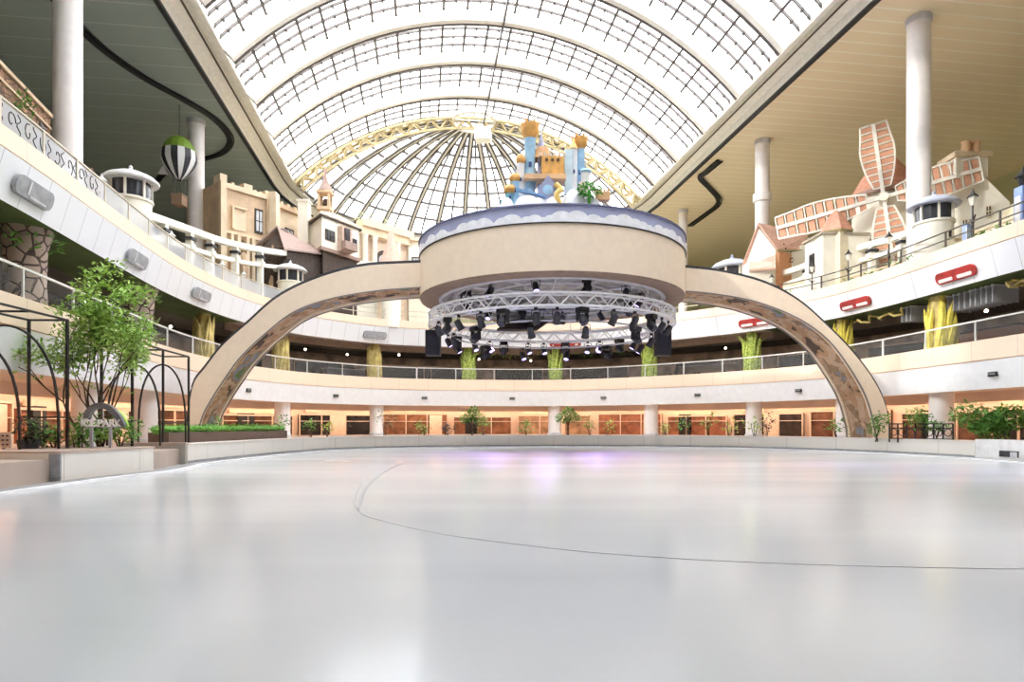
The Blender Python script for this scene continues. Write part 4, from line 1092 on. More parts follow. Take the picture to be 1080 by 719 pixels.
# monorail tracks
def monorail(pts, label, post_every=4, low=1.05):
    P = catmull(pts, 5); t = thing('monorail_track', label, 'monorail track', (P[0].x, P[0].y, Z3))
    b = MB(); b.path(P, .42, .36); b.build('upper_beam', CREAM, t)
    b = MB(); b.path([p-Vector((0, 0, low)) for p in P], .30, .24); b.build('lower_beam', CREAM, t)
    for i in range(2, len(P), post_every):
        b = MB(); p = P[i]; b.box((p.x, p.y, (Z3+p.z-.18)/2), (.34, .34, p.z-.18-Z3)); b.box((p.x, p.y, p.z-low+.1), (.5, .5, .3)); b.build('post', CREAM, t)
        b = MB(); b.box((p.x, p.y-.02, p.z-low*.5), (.55, .55, .16)); b.build('bracket', CHAR, t)
monorail([Vector((*X2(px, Y), zat(py, Y))) for px, py, Y in ((150,225.5,32.0),(167,231,34.0),(200,242.5,37.4),(228,252.5,40.4),(262,261,43.2),(295,266.5,46.4),(340,272,49.5),(380,277.6,52.6),(430,281,55.2),(480,283,57)  )],
         'cream monorail track on posts curving along the left terrace above the arch')
monorail([Vector((*X2(px, Y), zat(py, Y))) for px, py, Y in ((800,296,48.5),(840,284,45.5),(868,273,43),(905,262,40.6),(940,252,38.6),(968,243,37.0),(1000,232,35.5))],
         'cream monorail track in front of the windmill on the right terrace', 5, .8)

# ---- right side
YH = 47.9; t = thing('gabled_house', 'white house with a broad salmon gable roof in front of the white column', 'building', (*X2(800, YH), Z3))
gl, gr, ap = Vector((*X2(782.5, YH), Z3)), Vector((*X2(818, YH-1.5), Z3)), (*X2(798.5, YH-.7), zat(239, YH-.7))
ap = Vector(ap); zl, zr = zat(282, YH), zat(263, YH-1.5); dirb = Vector((5.0, 1.2, 0))
b = MB(); b.slab([gl, gr, Vector((gr.x, gr.y, zr)), ap, Vector((gl.x, gl.y, zl))], (dirb.x*.8, dirb.y*.8+.3, 0)); b.build('gable_wall', IVORY, t)
b = MB(); up = Vector((0, 0, .1)); r1 = ap+Vector((4.15, 1.0, -.35)); e0 = Vector((gr.x, gr.y-.25, zr-.15)); e1 = Vector((*X2(849, YH-.4), zat(264, YH-.4)))
b.slab([ap+Vector((0,-.2,.08)), e0, e1, r1], (0, 0, .14)); b.slab([ap+Vector((0,-.2,.08)), Vector((gl.x-.1, gl.y-.2, zl-.05)), Vector((gl.x+4, gl.y+1, zl)), r1], (0, 0, .14)); b.build('roof', PINKR, t)
b = MB(); b.bar(e0+Vector((0,-.03,-.02)), e1+Vector((0,-.03,-.02)), .12, .14); b.build('gutter', mat('gutter_olive', (.40,.36,.18), .6), t)
b = MB(); f = Face((gr.x+.02, gr.y), (e1.x-.2, e1.y+.3)); f.box(b, 0, .62, Z3, zr-.2, 0, .3); b.build('cork_wall', mat('orange_cork', (.74,.38,.20), .9, scale=6), t)
b = MB(); 
for _ in range(12): MB().ball(f.p(random.uniform(.03, .6), .31, random.uniform(12.6, 14.4)), .06, 6, 4).build('stone_stud', BARK, t)
b = MB(); s0 = Vector((*X2(790, YH-2.6), zat(284, YH-2.6))); s1 = Vector((*X2(818, YH-2.9), zat(282, YH-2.9)))
b.slab([s0, s1, Vector((*X2(818, YH-1.6), zat(268, YH-1.6))), Vector((*X2(793, YH-1.2), zat(279, YH-1.2)))], (0, 0, -.12)); b.build('porch_roof', PINKR, t)
b = MB(); b.box(((s0.x+s1.x)/2, YH-1.9, (Z3+12.9)/2), (1.7, 1.2, 12.9-Z3)); b.build('porch', IVORY, t)
# white block and hexagonal tower
f = Face(X2(849, 42.5), X2(868, 40.3)); t = thing('white_block', 'plain white building between the gabled house and the salmon-roofed tower', 'building', f.p(.5, 0, Z3))
za_ = zat(252, 41.4); b = MB(); b.prism([(v.x, v.y) for v in f.foot(3)], Z3, za_); b.build('wall', IVORY, t)
b = MB(); f.box(b, -.05, 1.05, za_, za_+.12, -3, .15); b.build('coping', mat('coping_grey', (.48,.42,.32), .7), t)
fwindow(f, t, .3, .55, 11.2, 12.4, pane=PWIN)
Y = 41.0; x = xat(881.5, Y); t = thing('salmon_tower', 'hexagonal cream tower with a speckled salmon roof left of the windmill', 'tower', (x, Y, Z3))
hexa = lambda r, a0=.35: [(x+r*math.cos(a0+PI*k/3), Y+r*math.sin(a0+PI*k/3)) for k in range(6)]
b = MB(); b.prism(hexa(.85), Z3, zat(246, Y)); b.build('wall', SANDL if False else mat('butter_render', (.90,.80,.60), .8), t)
b = MB(); b.prism(hexa(1.0), zat(247, Y), zat(245, Y)); b.build('eaves', mat('eaves_olive', (.34,.26,.12), .7), t)
b = MB(); b.prism(hexa(1.0), zat(245, Y), zat(229, Y), hexa(.5)); b.prism(hexa(.5), zat(229, Y), zat(222, Y), hexa(.06)); b.build('roof', SALMON, t)
# windmill
WX, WY = 24.6, 42.6; WZ = zat(208, 41.4)
t = thing('windmill', 'big windmill with four salmon-panelled sails and a conical red roof', 'windmill', (WX, WY, Z3))
b = MB(); b.lathe([(2.15, Z3), (2.0, 12.5), (1.85, WZ+.3)], (WX, WY, 0), 28); b.build('tower_body', IVORY, t, True)
b = MB(); b.lathe([(2.0, WZ+.2), (2.25, WZ+.25), (2.25, WZ+.45), (1.9, WZ+.5)], (WX, WY, 0), 28); b.build('eaves_ring', TAUPE, t, True)
b = MB(); b.lathe([(2.2, WZ+.45), (1.5, WZ+1.7), (.05, WZ+3.6)], (WX+.1, WY, 0), 28); b.build('cone_roof', SALMON, t, True)
b = MB(); b.lathe([(2.35, 13.2), (2.6, 13.5), (2.6, 13.7), (2.1, 13.7)], (WX, WY, 0), 28, PI, 1.6*PI); b.build('gallery_ring', IVORY, t, True)
hubp = Vector((xat(932, 40.2), 40.2, zat(208, 40.2)))
dh = Vector((.86, -.50, 0)).normalized(); nrm = Vector((-.50, -.86, 0)).normalized(); zz = Vector((0, 0, 1))
b = MB(); b.tube([hubp+nrm*.25, hubp-nrm*1.6], .28, 12); b.build('hub_shaft', IVORY, t, True)
for k, (ang, Lk) in enumerate(((97, 4.7), (9, 5.0), (189, 6.3), (277, 4.6))):
    a = deg(ang); d = dh*math.cos(a)+zz*math.sin(a); e = -dh*math.sin(a)+zz*math.cos(a)
    b = MB(); b.bar(hubp, hubp+d*Lk, .22, .2, up=nrm)
    W_ = lambda q: .22+.72*math.sin(min(1, q*1.25)*PI*.62)*(1-.25*max(0, q-.7)/.3)
    for sgn in (-1, 1):
        outl = [hubp+d*(Lk*q)+e*(sgn*W_(q)) for q in [.14+.86*i/12 for i in range(13)]]
        b.path(outl, .10, .10, up=nrm)
        for i in range(10):
            q = .14+.86*i/9; b.bar(hubp+d*(Lk*q), hubp+d*(Lk*q)+e*(sgn*W_(q)), .07, .08, up=nrm)
    s = b.build('sail', mat('sail_white', (.92,.88,.78), .6), t)
    pb = MB()
    for sgn in (-1, 1):
        for i in range(9):
            q0, q1 = .14+.86*i/9, .14+.86*(i+1)/9; g = .018
            pb.slab([hubp-nrm*.02+d*(Lk*(q0+g))+e*sgn*.11, hubp-nrm*.02+d*(Lk*(q1-g))+e*sgn*.11, hubp-nrm*.02+d*(Lk*(q1-g))+e*(sgn*(W_(q1)-.07)), hubp-nrm*.02+d*(Lk*(q0+g))+e*(sgn*(W_(q0)-.07))], nrm*-.05)
    pb.build('sail_panels', mat('sail_salmon', (.74,.38,.24), .7, scale=5), s)
f = Face(X2(945, 42.5), X2(970, 40.0)); t = thing('mill_house', 'cream mill house with a brown eaves band right of the windmill sails', 'building', f.p(.5, 0, Z3))
za_ = zat(215, 41.2); b = MB(); b.prism([(v.x, v.y) for v in f.foot(3.0)], Z3, za_); b.build('wall', MATS['butter_render'], t)
b = MB(); f.box(b, -.08, 1.05, za_, za_+.3, -3, .35); b.build('eaves', TAUPE, t)
fwindow(f, t, .30, .55, 13.0, 14.2, pane=PWINL, frame=MATS['coping_grey'])
# cottage with chimneys
YK = 38.6; t = thing('white_cottage', 'white cottage with twin orange chimney pots and a steep white gable', 'building', (*X2(1025, YK), Z3))
pts = [(968, 200, 40.0), (1000, 186, 39.2), (1002, 184, 39.1), (1036, 184, 38.2), (1065, 213, 37.4), (1066, 262, 37.4)]
base = [Vector((*X2(968, 40.0), Z3))]+[Vector((*X2(px, Y), zat(py, Y))) for px, py, Y in pts[:-1]]+[Vector((*X2(1065, 37.4), Z3))]
b = MB(); b.slab(base, (1.2, 2.8, 0)); b.build('gable_wall', IVORY, t)
x0, x1 = xat(1003, 38.6), xat(1036, 38.6); b = MB(); b.box(((x0+x1)/2, 38.8, zat(176, 38.6)), (x1-x0, 1.3, 1.6)); b.build('chimney_breast', IVORY, t)
b = MB(); b.box(((x0+x1)/2, 38.8, zat(166.5, 38.6)), (x1-x0+.35, 1.6, .28)); b.build('chimney_cap', SANDL, t)
for px in (1015, 1025):
    b = MB(); b.lathe([(.26, zat(165, 38.6)), (.27, zat(160, 38.6)), (.22, zat(154, 38.6)), (.28, zat(152, 38.6)), (.01, zat(152, 38.6))], (xat(px, 38.6), 38.3, 0), 14); b.build('chimney_pot', mat('pot_terracotta', (.80,.52,.30), .7), t, True)
f = Face(X2(968, 40.0), X2(1065, 37.4))
for k, z in ((.50, 13.0), (.75, 13.6)): fwindow(f, t, k, k+.06, z, z+.7, pane=PWIN, frame=MATS['butter_render'])
b = MB(); f.box(b, .55, .70, Z3, 12.4, 0, .12); b.build('door_panel', SANDL, t)
b = MB(); b.slab([Vector((*X2(1065, 36.5), Z3)), Vector((*X2(1110, 34.2), Z3)), Vector((*X2(1110, 34.2), zat(196, 34.2))), Vector((*X2(1082, 35.6), zat(205, 35.6))), Vector((*X2(1065, 36.5), zat(217, 36.5)))], (.8, 2, 0))
t3 = thing('low_annex', 'low cream annexe at the far right beside the cottage', 'building', (*X2(1080, 35.6), Z3)); b.build('wall', MATS['butter_render'], t3)
f = Face(X2(1065, 36.5), X2(1110, 34.2)); fwindow(f, t3, .3, .5, 11.4, 12.6, pane=PWIN)
f = Face(X2(955, 40.5), X2(1075, 35.2)); 
# terrace garden walls with beds of plants
def terrace_bed(px0, px1, off, h, label, dens=26, m=LEAF, flowers=None):
    d0, d1 = GAL.find(px0, off), GAL.find(px1, off); 
    if d1 < d0: d0, d1 = d1, d0
    t = thing('planting_bed', label, 'planting', GAL.pt((d0+d1)/2, off, Z3))
    GAL.sweep([(off-.3, Z3), (off-.3, Z3+.35), (off+.5, Z3+.35), (off+.5, Z3)], d0, d1, closed=True, step=.6).build('kerb', SANDL, t)
    b = MB(); n = max(2, int((d1-d0)/.9))
    for i in range(n+1): b.leaves(GAL.pt(d0+(d1-d0)*i/n, off+.1, Z3+.35+h*.45), (.6, .5, h*.6), dens, .26, surf=.4)
    b.build('foliage', m, t)
    return t
terrace_bed(118, 165, .9, .7, 'pale green planting along the left terrace rail below the first kiosk', 34, LEAFL)
terrace_bed(236, 300, .8, .6, 'green planting along the left terrace rail by the second kiosk', 34, LEAF)
terrace_bed(815, 850, .8, .6, 'green planting on the right terrace in front of the orange wall', 40, LEAF)
terrace_bed(898, 932, .8, .6, 'shrub bed at the foot of the windmill', 44, LEAF)
terrace_bed(945, 962, .8, .7, 'shrubs between the two lamp posts left of the right kiosk', 44, LEAF)
terrace_bed(1000, 1018, .8, .6, 'shrubs just right of the blue-grey roofed kiosk', 44, LEAF)
terrace_bed(1032, 1062, .8, .7, 'shrubs below the white cottage at the far right', 50, LEAF)
# low garden walls set back along the terrace
def low_wall(px0, px1, off, h, label, m):
    d0, d1 = GAL.find(px0, off), GAL.find(px1, off)
    t = thing('garden_wall', label, 'wall', GAL.pt((d0+d1)/2, off, Z3))
    GAL.sweep([(off, Z3), (off, Z3+h), (off+.3, Z3+h), (off+.3, Z3)], d0, d1, closed=True).build('wall_body', m, t)
    GAL.sweep([(off-.06, Z3+h), (off-.06, Z3+h+.1), (off+.36, Z3+h+.1), (off+.36, Z3+h)], d0, d1, closed=True).build('coping', SANDL, t)
low_wall(112, 190, 3.4, 1.9, 'cream garden wall behind the left terrace rail below the balloon', mat('lemon_render', (.90,.86,.62), .8))
low_wall(225, 268, 2.4, 1.6, 'rose garden wall below the temple behind the monorail track', mat('rose_render', (.80,.58,.46), .8))
low_wall(826, 850, 2.0, 1.7, 'cream garden wall on the right terrace below the salmon roof', IVORY)
low_wall(897, 948, 1.9, 1.3, 'cream garden wall below the windmill', IVORY)
low_wall(1008, 1075, 2.0, 1.5, 'cream garden wall below the cottage', MATS['butter_render'])

low_wall(347, 396, 1.6, 3.3, 'tall cream wall on the terrace edge below the white chalet', IVORY)

# terrace rails
def terrace_rail(px0, px1, label, m, h=.78, bars=2, step=3.2):
    d0, d1 = GAL.find(px0, 0) if px0 > -5 else 8, GAL.find(px1, 0) if px1 < 1085 else GAL.len-8
    t = thing('terrace_rail', label, 'railing', GAL.pt(d0, .14, ZU2)); n = max(1, round((d1-d0)/step)); mm = max(2, int((d1-d0)/.8))
    for j in range(bars):
        z = ZU2+h*(1-j*.5); b = MB(); b.path([GAL.pt(d0+(d1-d0)*i/mm, .14, z) for i in range(mm+1)], .055 if j else .08, .05); b.build('handrail' if j == 0 else 'mid_rail', m, t)
    for i in range(n+1):
        q = GAL.pt(d0+(d1-d0)*i/n, .14, ZU2+h/2); b = MB(); b.box(q, (.07, .07, h)); b.build('post', m, t)
    return t, d0, d1
terrace_rail(736, 1090, 'thin dark rail with posts along the edge of the right terrace', mat('rail_bronze', (.10,.08,.06), .5))
t, d0, d1 = terrace_rail(-10, 300, 'cream rail with glass and curly ironwork along the edge of the left terrace', mat('rail_cream', (.66,.60,.48), .5), .82, 1, 2.2)
GAL.sweep([(.14, ZU2+.05), (.14, ZU2+.76)], d0, d1).build('glass_panels', clear_mat('frosted_glass', (.8,.8,.8), .45, .3), t)
sc = MB(); d = d0+.4; k = 0; d1 = GAL.find(112, 0)
while d < d1-.4:
    P = []
    for i in range(11):
        w = i/10*PI*1.7; r = .20*(1-i/14); P.append(GAL.pt(d+math.cos(w+k)*r*1.1, .14, ZU2+.38+math.sin(w+k)*r*1.5))
    sc.tube(P, .022, 4); P = [GAL.pt(d+.35+.10*math.sin(i*1.1+k), .14, ZU2+.05+.07*i) for i in range(10)]; sc.tube(P, .02, 4)
    d += .85; k += 1.3
sc.build('scrollwork', mat('iron_black', (.04,.035,.03), .5), t)
t, d0, d1 = terrace_rail(300, 736, 'pale rail along the far edge of the terrace behind the arch and canopy', mat('rail_cream2', (.70,.62,.50), .5), .8, 2, 3.2)

# lamp posts
def make_lamp(h, col):
    t = thing('lamp_post', 'lamp', 'lamp post', local=True)
    b = MB(); b.lathe([(.13, 0), (.11, .2), (.05, .28), (.04, h*.6), (.07, h*.62), (.035, h*.66), (.03, h-.1)], n=10); b.build('pole', col, t, True)
    b = MB(); b.tube([(-.32, 0, h*.72), (0, 0, h*.62), (.32, 0, h*.72)], .03, 6); b.build('cross_arm', col, t)
    l = MB().lathe([(.07, h-.1), (.15, h+.22)], n=6).build('lantern_glass', mat('lantern_pane', (.85,.82,.72), .3), t)
    MB().lathe([(.20, h+.22), (.06, h+.38), (.02, h+.5), (.0, h+.52)], n=6).build('lantern_cap', col, t)
    return t
LD, LW = Proto(make_lamp(1.9, mat('lamp_iron', (.035,.03,.03), .5))), Proto(make_lamp(1.5, mat('lamp_white', (.72,.72,.72), .4)))
i = 0
for px, sc_ in ((814, 1.0), (856.5, 1.05), (895, 1.1), (938, 1.15), (1025.5, 1.25)):
    d = GAL.find(px, .45); LD.put(GAL.pt(d, .45, Z3+.0), .3*i, f'dark lamp post on the right terrace edge, {ORD[i]} from the left', 'lamp posts on the right terrace', (sc_, sc_, sc_)); i += 1
for px, lab in ((107, 'white lantern post by the left rail, nearest to the first kiosk'), (181, 'small white lantern post on the left rail below the balloon'), (257, 'lantern post on the left rail below the temple'), (234, 'lantern post on the left rail just right of the tall column')):
    d = GAL.find(px, .5); LW.put(GAL.pt(d, .5, Z3), .4, lab, 'lantern posts on the left terrace', (1.05, 1.05, 1.0))
d = GAL.find(42, .5); LD.put(GAL.pt(d, .5, Z3-.3), .4, 'dark lantern in front of the widest left column', 'lantern posts on the left terrace', (.95, .95, .95))
# big lantern pillar far right
d = GAL.find(1079, .6); p = GAL.pt(d, .6, Z3); t = thing('lantern_pillar', 'blue and white pillar topped by a dark lantern at the right edge', 'pillar', p)
MB().box((p.x, p.y, Z3+1.1), (.45, .45, 2.2)).build('pillar_shaft', mat('pillar_blue', (.30,.42,.80), .5), t); MB().box((p.x, p.y, Z3+1.2), (.5, .3, 1.2)).build('white_band', WHITE, t)
MB().lathe([(.12, Z3+2.2), (.22, Z3+2.6), (.32, Z3+2.62), (.05, Z3+2.95), (.0, Z3+3.1)], (p.x, p.y, 0), 8).build('lantern', DARK, t)
# blue and white poster posts
for px, lab in ((1020, 'blue and white poster pillar beside the tallest lamp post'), (449, 'small blue and white poster stand left of the canopy')):
    if px == 449: continue
    d = GAL.find(px, 1.0); p = GAL.pt(d, 1.0, Z3); t = thing('poster_pillar', lab, 'poster', p)
    MB().box((p.x, p.y, Z3+.85), (.5, .2, 1.7), .6).build('panel', mat('poster_blue', (.35,.45,.78), .5), t); MB().box((p.x-.04, p.y-.12, Z3+1.0), (.3, .03, 1.0), .6).build('figure_patch', WHITE, t)
# ------------------------------------------------------------------ shops under the gallery
shopcols = [('brown', (.22,.10,.06)), ('dark', (.06,.04,.035)), ('brick-red', (.42,.16,.09)), ('tan', (.58,.36,.22)), ('rust', (.34,.15,.08)), ('black', (.03,.025,.025))]
d0, d1 = 14, GAL.len-14; n = 26; seq = 0; i = 0
dd = [d0+(d1-d0)*k/n for k in range(n+1)]
for k in range(n):
    a, e = dd[k]+.25, dd[k+1]-.25; cn, cc = shopcols[(k*5+k//3) % 6]; off = 6.0; mid = (a+e)/2; q = GAL.pt(mid, off, 1)
    if q.y < 6: continue
    px = CX+F*q.x/q.y
    if px < -80 or px > 1160: continue
    t = thing('shop_front', f'{cn} glazed shop front on the ground floor, {ORD[i]} from the left', 'shop front', GAL.pt(mid, off, ZP), 'shop fronts round the ground floor'); i += 1
    z0, z1 = ZP, 2.15+.25*((k*7) % 3)/2
    b = MB(); GAL.sweep([(off-.05, z0), (off-.05, z1), (off+.15, z1), (off+.15, z0)], a, e, b, closed=True, step=.7); b.build('glazing', mat('shop_'+cn.replace('-', '_'), cc, .25, scale=1.5, var=.3), t)
    b = MB(); b.path([GAL.pt(a+(e-a)*j/5, off-.12, z1) for j in range(6)], .14, .12); b.path([GAL.pt(a+(e-a)*j/5, off-.12, 1.72) for j in range(6)], .06, .05)
    for j in (0, .33, .66, 1): q = GAL.pt(a+(e-a)*j, off-.12, (z0+z1)/2); b.box(q, (.09, .09, z1-z0))
    b.build('frame', mat('shop_frame', (.80,.62,.48), .4), t)
    b = MB(); m0, m1 = a+(e-a)*.1, a+(e-a)*(.45+.3*((k*3) % 2)); GAL.sweep([(off-.14, z1+.12), (off-.14, z1+.42), (off, z1+.42), (off, z1+.12)], m0, m1, b, closed=True, step=.7); b.build('sign_board', mat('sign_pale', (.90,.72,.52), .5) if k % 2 else MATS['shop_frame'], t)
    c0 = a+(e-a)*(.2+.25*(k % 3)); b = MB(); GAL.sweep([(off-.16, z0), (off-.16, z0+1.75), (off-.06, z0+1.75), (off-.06, z0)], c0, c0+.95, b, closed=True, step=.4); b.build('door', mat('shop_door', (.86,.70,.55), .4) if k % 3 else MATS['shop_black'] if 'shop_black' in MATS else DARK, t)
# tables, chairs and pot plants along the ground floor walk
def make_chair():
    t = thing('cafe_chair', 'chair', 'chair', local=True)
    MB().box((0, 0, .45), (.42, .42, .05)).build('seat', TIMBER, t)
    MB().slab([(-.21, .19, .5), (.21, .19, .5), (.21, .24, .92), (-.21, .24, .92)], (0, .03, 0)).build('backrest', TIMBER, t)
    for sx in (-1, 1):
        for sy in (-1, 1): MB().bar((sx*.19, sy*.19, 0), (sx*.18, sy*.18, .43), .035).build('leg', CHAR, t)
    return t
def make_table():
    t = thing('cafe_table', 'table', 'table', local=True)
    MB().lathe([(.0, .72), (.42, .72), (.42, .76), (0, .76)], n=20).build('tabletop', mat('table_grey', (.40,.38,.36), .4), t)
    MB().tube([(0, 0, .03), (0, 0, .72)], .035, 8).build('pedestal', CHAR, t)
    MB().lathe([(.0, 0), (.25, 0), (.25, .03), (0, .05)], n=16).build('foot', CHAR, t)
    return t
CHP, TBP = Proto(make_chair()), Proto(make_table())
pxs = [318, 352, 448, 520, 620, 650, 720, 750, 835, 1012, 1052, 262]
pxs.sort()
k = 0
for i, px in enumerate(pxs):
    off = 2.5; d = GAL.find(px, off); p = GAL.pt(d, off, Z2+.004)
    TBP.put(p, 0, f'small round cafe table behind the middle gallery glass, {ORD[i]} from the left', 'cafe tables on the middle gallery')
    for s in (-1, 1):
        q = GAL.pt(d+s*.75, off, Z2+.004); fr = GAL.frame(d)[1]
        CHP.put(q, math.atan2(fr.y, fr.x)+(PI/2 if s < 0 else -PI/2), f'dark cafe chair {"left" if s < 0 else "right"} of the {ORD[i]} cafe table on the middle gallery', 'cafe chairs on the middle gallery')
# kiosks and counters further back on the middle gallery
def counter(px0, px1, off, h, label, m, top):
    a, e = GAL.find(px0, off), GAL.find(px1, off); t = thing('counter', label, 'counter', GAL.pt((a+e)/2, off, Z2))
    GAL.sweep([(off, Z2), (off, Z2+h), (off+.8, Z2+h), (off+.8, Z2)], a, e, closed=True).build('counter_body', m, t)
    GAL.sweep([(off-.1, Z2+h), (off-.1, Z2+h+.07), (off+.9, Z2+h+.07), (off+.9, Z2+h)], a, e, closed=True).build('worktop', top, t)
counter(345, 385, 4.5, 1.5, 'grey counter on the middle gallery under the left half of the arch', mat('counter_grey', (.34,.34,.36), .5), LGREY)
counter(715, 775, 4.5, 1.6, 'brown booth counter right of the right loudspeaker on the middle gallery', mat('booth_brown', (.24,.15,.10), .6), TAUPE)
counter(1010, 1075, 5.0, 1.9, 'orange-brown shop counter at the right end of the middle gallery', mat('counter_rust', (.50,.24,.14), .5), TIMBER)
counter(40, 130, 4.5, 1.4, 'dark counter on the middle gallery behind the garden tree', mat('counter_dark', (.12,.10,.09), .5), TAUPE)
# back wall shop openings of the middle gallery
i = 0
for px in (70, 250, 340, 430, 470, 545, 635, 735, 850, 950, 1050):
    off = 9.3; d = GAL.find(px, off); w = 3.2; z1 = ZU0-.9
    t = thing('gallery_opening', f'dim doorway bay at the back of the middle gallery, {ORD[i]} from the left', 'doorway', GAL.pt(d, off, Z2), 'doorway bays at the back of the middle gallery'); i += 1
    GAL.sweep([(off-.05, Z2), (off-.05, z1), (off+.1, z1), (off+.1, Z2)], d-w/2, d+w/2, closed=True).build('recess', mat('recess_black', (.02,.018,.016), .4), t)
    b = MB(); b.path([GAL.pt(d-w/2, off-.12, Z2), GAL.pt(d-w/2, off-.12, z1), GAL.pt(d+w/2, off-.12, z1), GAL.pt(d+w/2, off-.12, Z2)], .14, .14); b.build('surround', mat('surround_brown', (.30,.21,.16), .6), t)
# round lamps under the gallery ceiling
LB = emit('bulb_warm', (1, .86, .66), 8)
def make_bulb():
    t = thing('pendant_lamp', 'lamp', 'lamp', local=True); MB().tube([(0, 0, 0), (0, 0, .5)], .02, 5).build('cord', DARK, t); MB().ball((0, 0, -.06), .085, 12, 8).build('globe', LB, t, True); return t
BP = Proto(make_bulb()); i = 0
for px, off, z in ((322, 4, 7.2), (366, 5, 7.3), (421, 3.0, 7.2), (505, 5, 7.2), (560, 6, 7.2), (641, 3.4, 7.1), (700, 5, 7.3), (765, 4, 7.3), (850, 5, 7.2), (985, 4.5, 7.2), (1040, 4.5, 7.3), (90, 4, 7.3), (180, 4, 7.3)):
    pass
for px, off in sorted([(90, 4.0), (180, 4.0), (322, 4), (366, 5), (421, 3.0), (505, 5), (560, 6), (641, 3.4), (700, 5), (765, 4), (850, 5), (985, 4.5), (1040, 4.5)]):
    d = GAL.find(px, off); BP.put(GAL.pt(d, off, ZU0-.47), 0, f'small glowing globe lamp under the middle gallery ceiling, {ORD[i]} from the left', 'globe lamps of the middle gallery'); i += 1
# hanging fluted baffles at right
def make_baffle():
    t = thing('hanging_baffle', 'baffle', 'ceiling baffle', local=True)
    MB().box((0, 0, 0), (.06, 1.3, .75)).build('fin', mat('baffle_grey', (.42,.42,.44), .5, scale=9), t); MB().box((0, 0, .4), (.12, 1.35, .06)).build('hanger_bar', LGREY, t); return t
HB = Proto(make_baffle()); i = 0
for px in (962, 967, 972, 1012, 1018, 1024, 1030, 1036, 1042, 1048, 1054, 1060):
    off = 1.9; d = GAL.find(px, off); p, tt, nn = GAL.frame(d); HB.put(GAL.pt(d, off, ZU0-.50), math.atan2(tt.y, tt.x), f'grey hanging ceiling fin over the right of the middle gallery, {ORD[i]} from the left', 'grey hanging fins on the right'); i += 1
# branches under the right gallery ceiling and moss trails
def trail(px0, px1, off, label, m, leafm=None, z=ZU0-.35):
    a, e = GAL.find(px0, off), GAL.find(px1, off); P = [GAL.pt(a+(e-a)*j/16, off+.25*math.sin(j*1.9), z+.16*math.sin(j*1.3)) for j in range(17)]
    t = thing('hanging_garland', label, 'garland', P[8]); MB().tube(P, .07, 6).build('branch', m, t, True)
    if leafm:
        b = MB()
        for p in P: b.leaves(p+Vector((0, 0, -.05)), (.5, .4, .22), 26, .2)
        b.build('leaves', leafm, t)
trail(495, 570, 1.9, 'mossy green garland hanging below the ceiling left of the middle palm column', BARK, YLEAF)
trail(600, 672, 1.9, 'mossy green garland hanging below the ceiling right of the middle palm column', BARK, LEAF)
trail(900, 955, 1.0, 'twisted pale branch under the green ceiling right of the arch', YBARK)
trail(1062, 1090, 1.0, 'twisted pale branch under the green ceiling at the right edge', YBARK)

# ------------------------------------------------------------------ left garden
def pergola(name, label, y0, y1, x0, x1, h, mids, arches):
    t = thing(name, label, 'garden frame', ((x0+x1)/2, y0, ZP)); m = mat('frame_black', (.018,.016,.015), .5); zt = h
    ys = [y0]+mids+[y1]
    def X(y, side):
        k = (y-y0)/(y1-y0); xr = x0[0]+(x0[1]-x0[0])*k; xl = x1[0]+(x1[1]-x1[0])*k; return xr if side else xl
    return t
def frame_set(label, posts, tops, arches, rails, w=.065):
    """posts: ground points; tops: height; bars joining them"""
    p0 = posts[0]; t = thing('garden_pergola', label, 'garden frame', (p0[0], p0[1], ZP+.15)); m = mat('frame_black', (.018,.016,.015), .5)
    for x, y, z in posts: MB().box((x, y, (z+ZP+.15)/2), (w, w, z-ZP-.15)).build('post', m, t)
    for a, c in tops: MB().bar(a, c, w*.8, w*.8).build('top_bar', m, t)
    for cx_, y, hw, zt_ in arches:
        P = []
        for i in range(25):
            k = i/24; a = PI*k; x = cx_-hw*math.cos(a); P.append((x, y, ZP+.15+(zt_-ZP-.15)*(math.sin(a)**.62)))
        MB().path(P, w*.8, w*.8, up=(0, 1, 0)).build('arch_hoop', m, t)
    for a, c in rails: MB().bar(a, c, w*.7, w*.7).build('cross_bar', m, t)
def g(px, py, Y): v = at(px, py, Y); return (v.x, v.y, v.z)
Za = zat(337.5, 18.0)
A1, A2, A3, A4 = g(71, 337.5, 18.0), g(30.5, 337.5, 18.0), g(-12, 316, 15.2), g(-60, 316, 15.2)
A3 = (A3[0], A3[1], Za); A4 = (A4[0], A4[1], Za)
M1 = tuple((A1[i]+A3[i])/2 for i in range(3)); M2 = tuple((A2[i]+A4[i])/2 for i in range(3))
frame_set('black metal garden frame with hoops cut off by the left edge of the picture', [A1, A2, A3, A4],
          [(A1, A2), (A1, A3), (A2, A4), (M1, M2), (M2, (M2[0], M2[1], zat(344, 17)))],
          [(xat(3, 17.6), 17.6, 59*17.6/F, zat(343, 17.6)), (xat(-37, 17.0), 17.0, 58*17.0/F, zat(356, 17.0))],
          [((A1[0], A1[1], zat(440, 18)), (A2[0], A2[1], zat(440, 18))), ((A2[0], A2[1], zat(440, 18)), (xat(18, 17.6), 17.6, zat(440, 17.6)))])
B1, B2 = g(199, 376, 25.5), g(172, 376, 25.5); zb2 = B1[2]
C1, C2 = g(172, 369, 23.2), g(144, 369, 23.2); E1, E2 = g(139.5, 358.5, 20.5), g(107, 359, 20.5)
C1 = (C1[0], C1[1], zb2); C2 = (C2[0], C2[1], zb2); E1 = (E1[0], E1[1], zb2); E2 = (E2[0], E2[1], zb2)
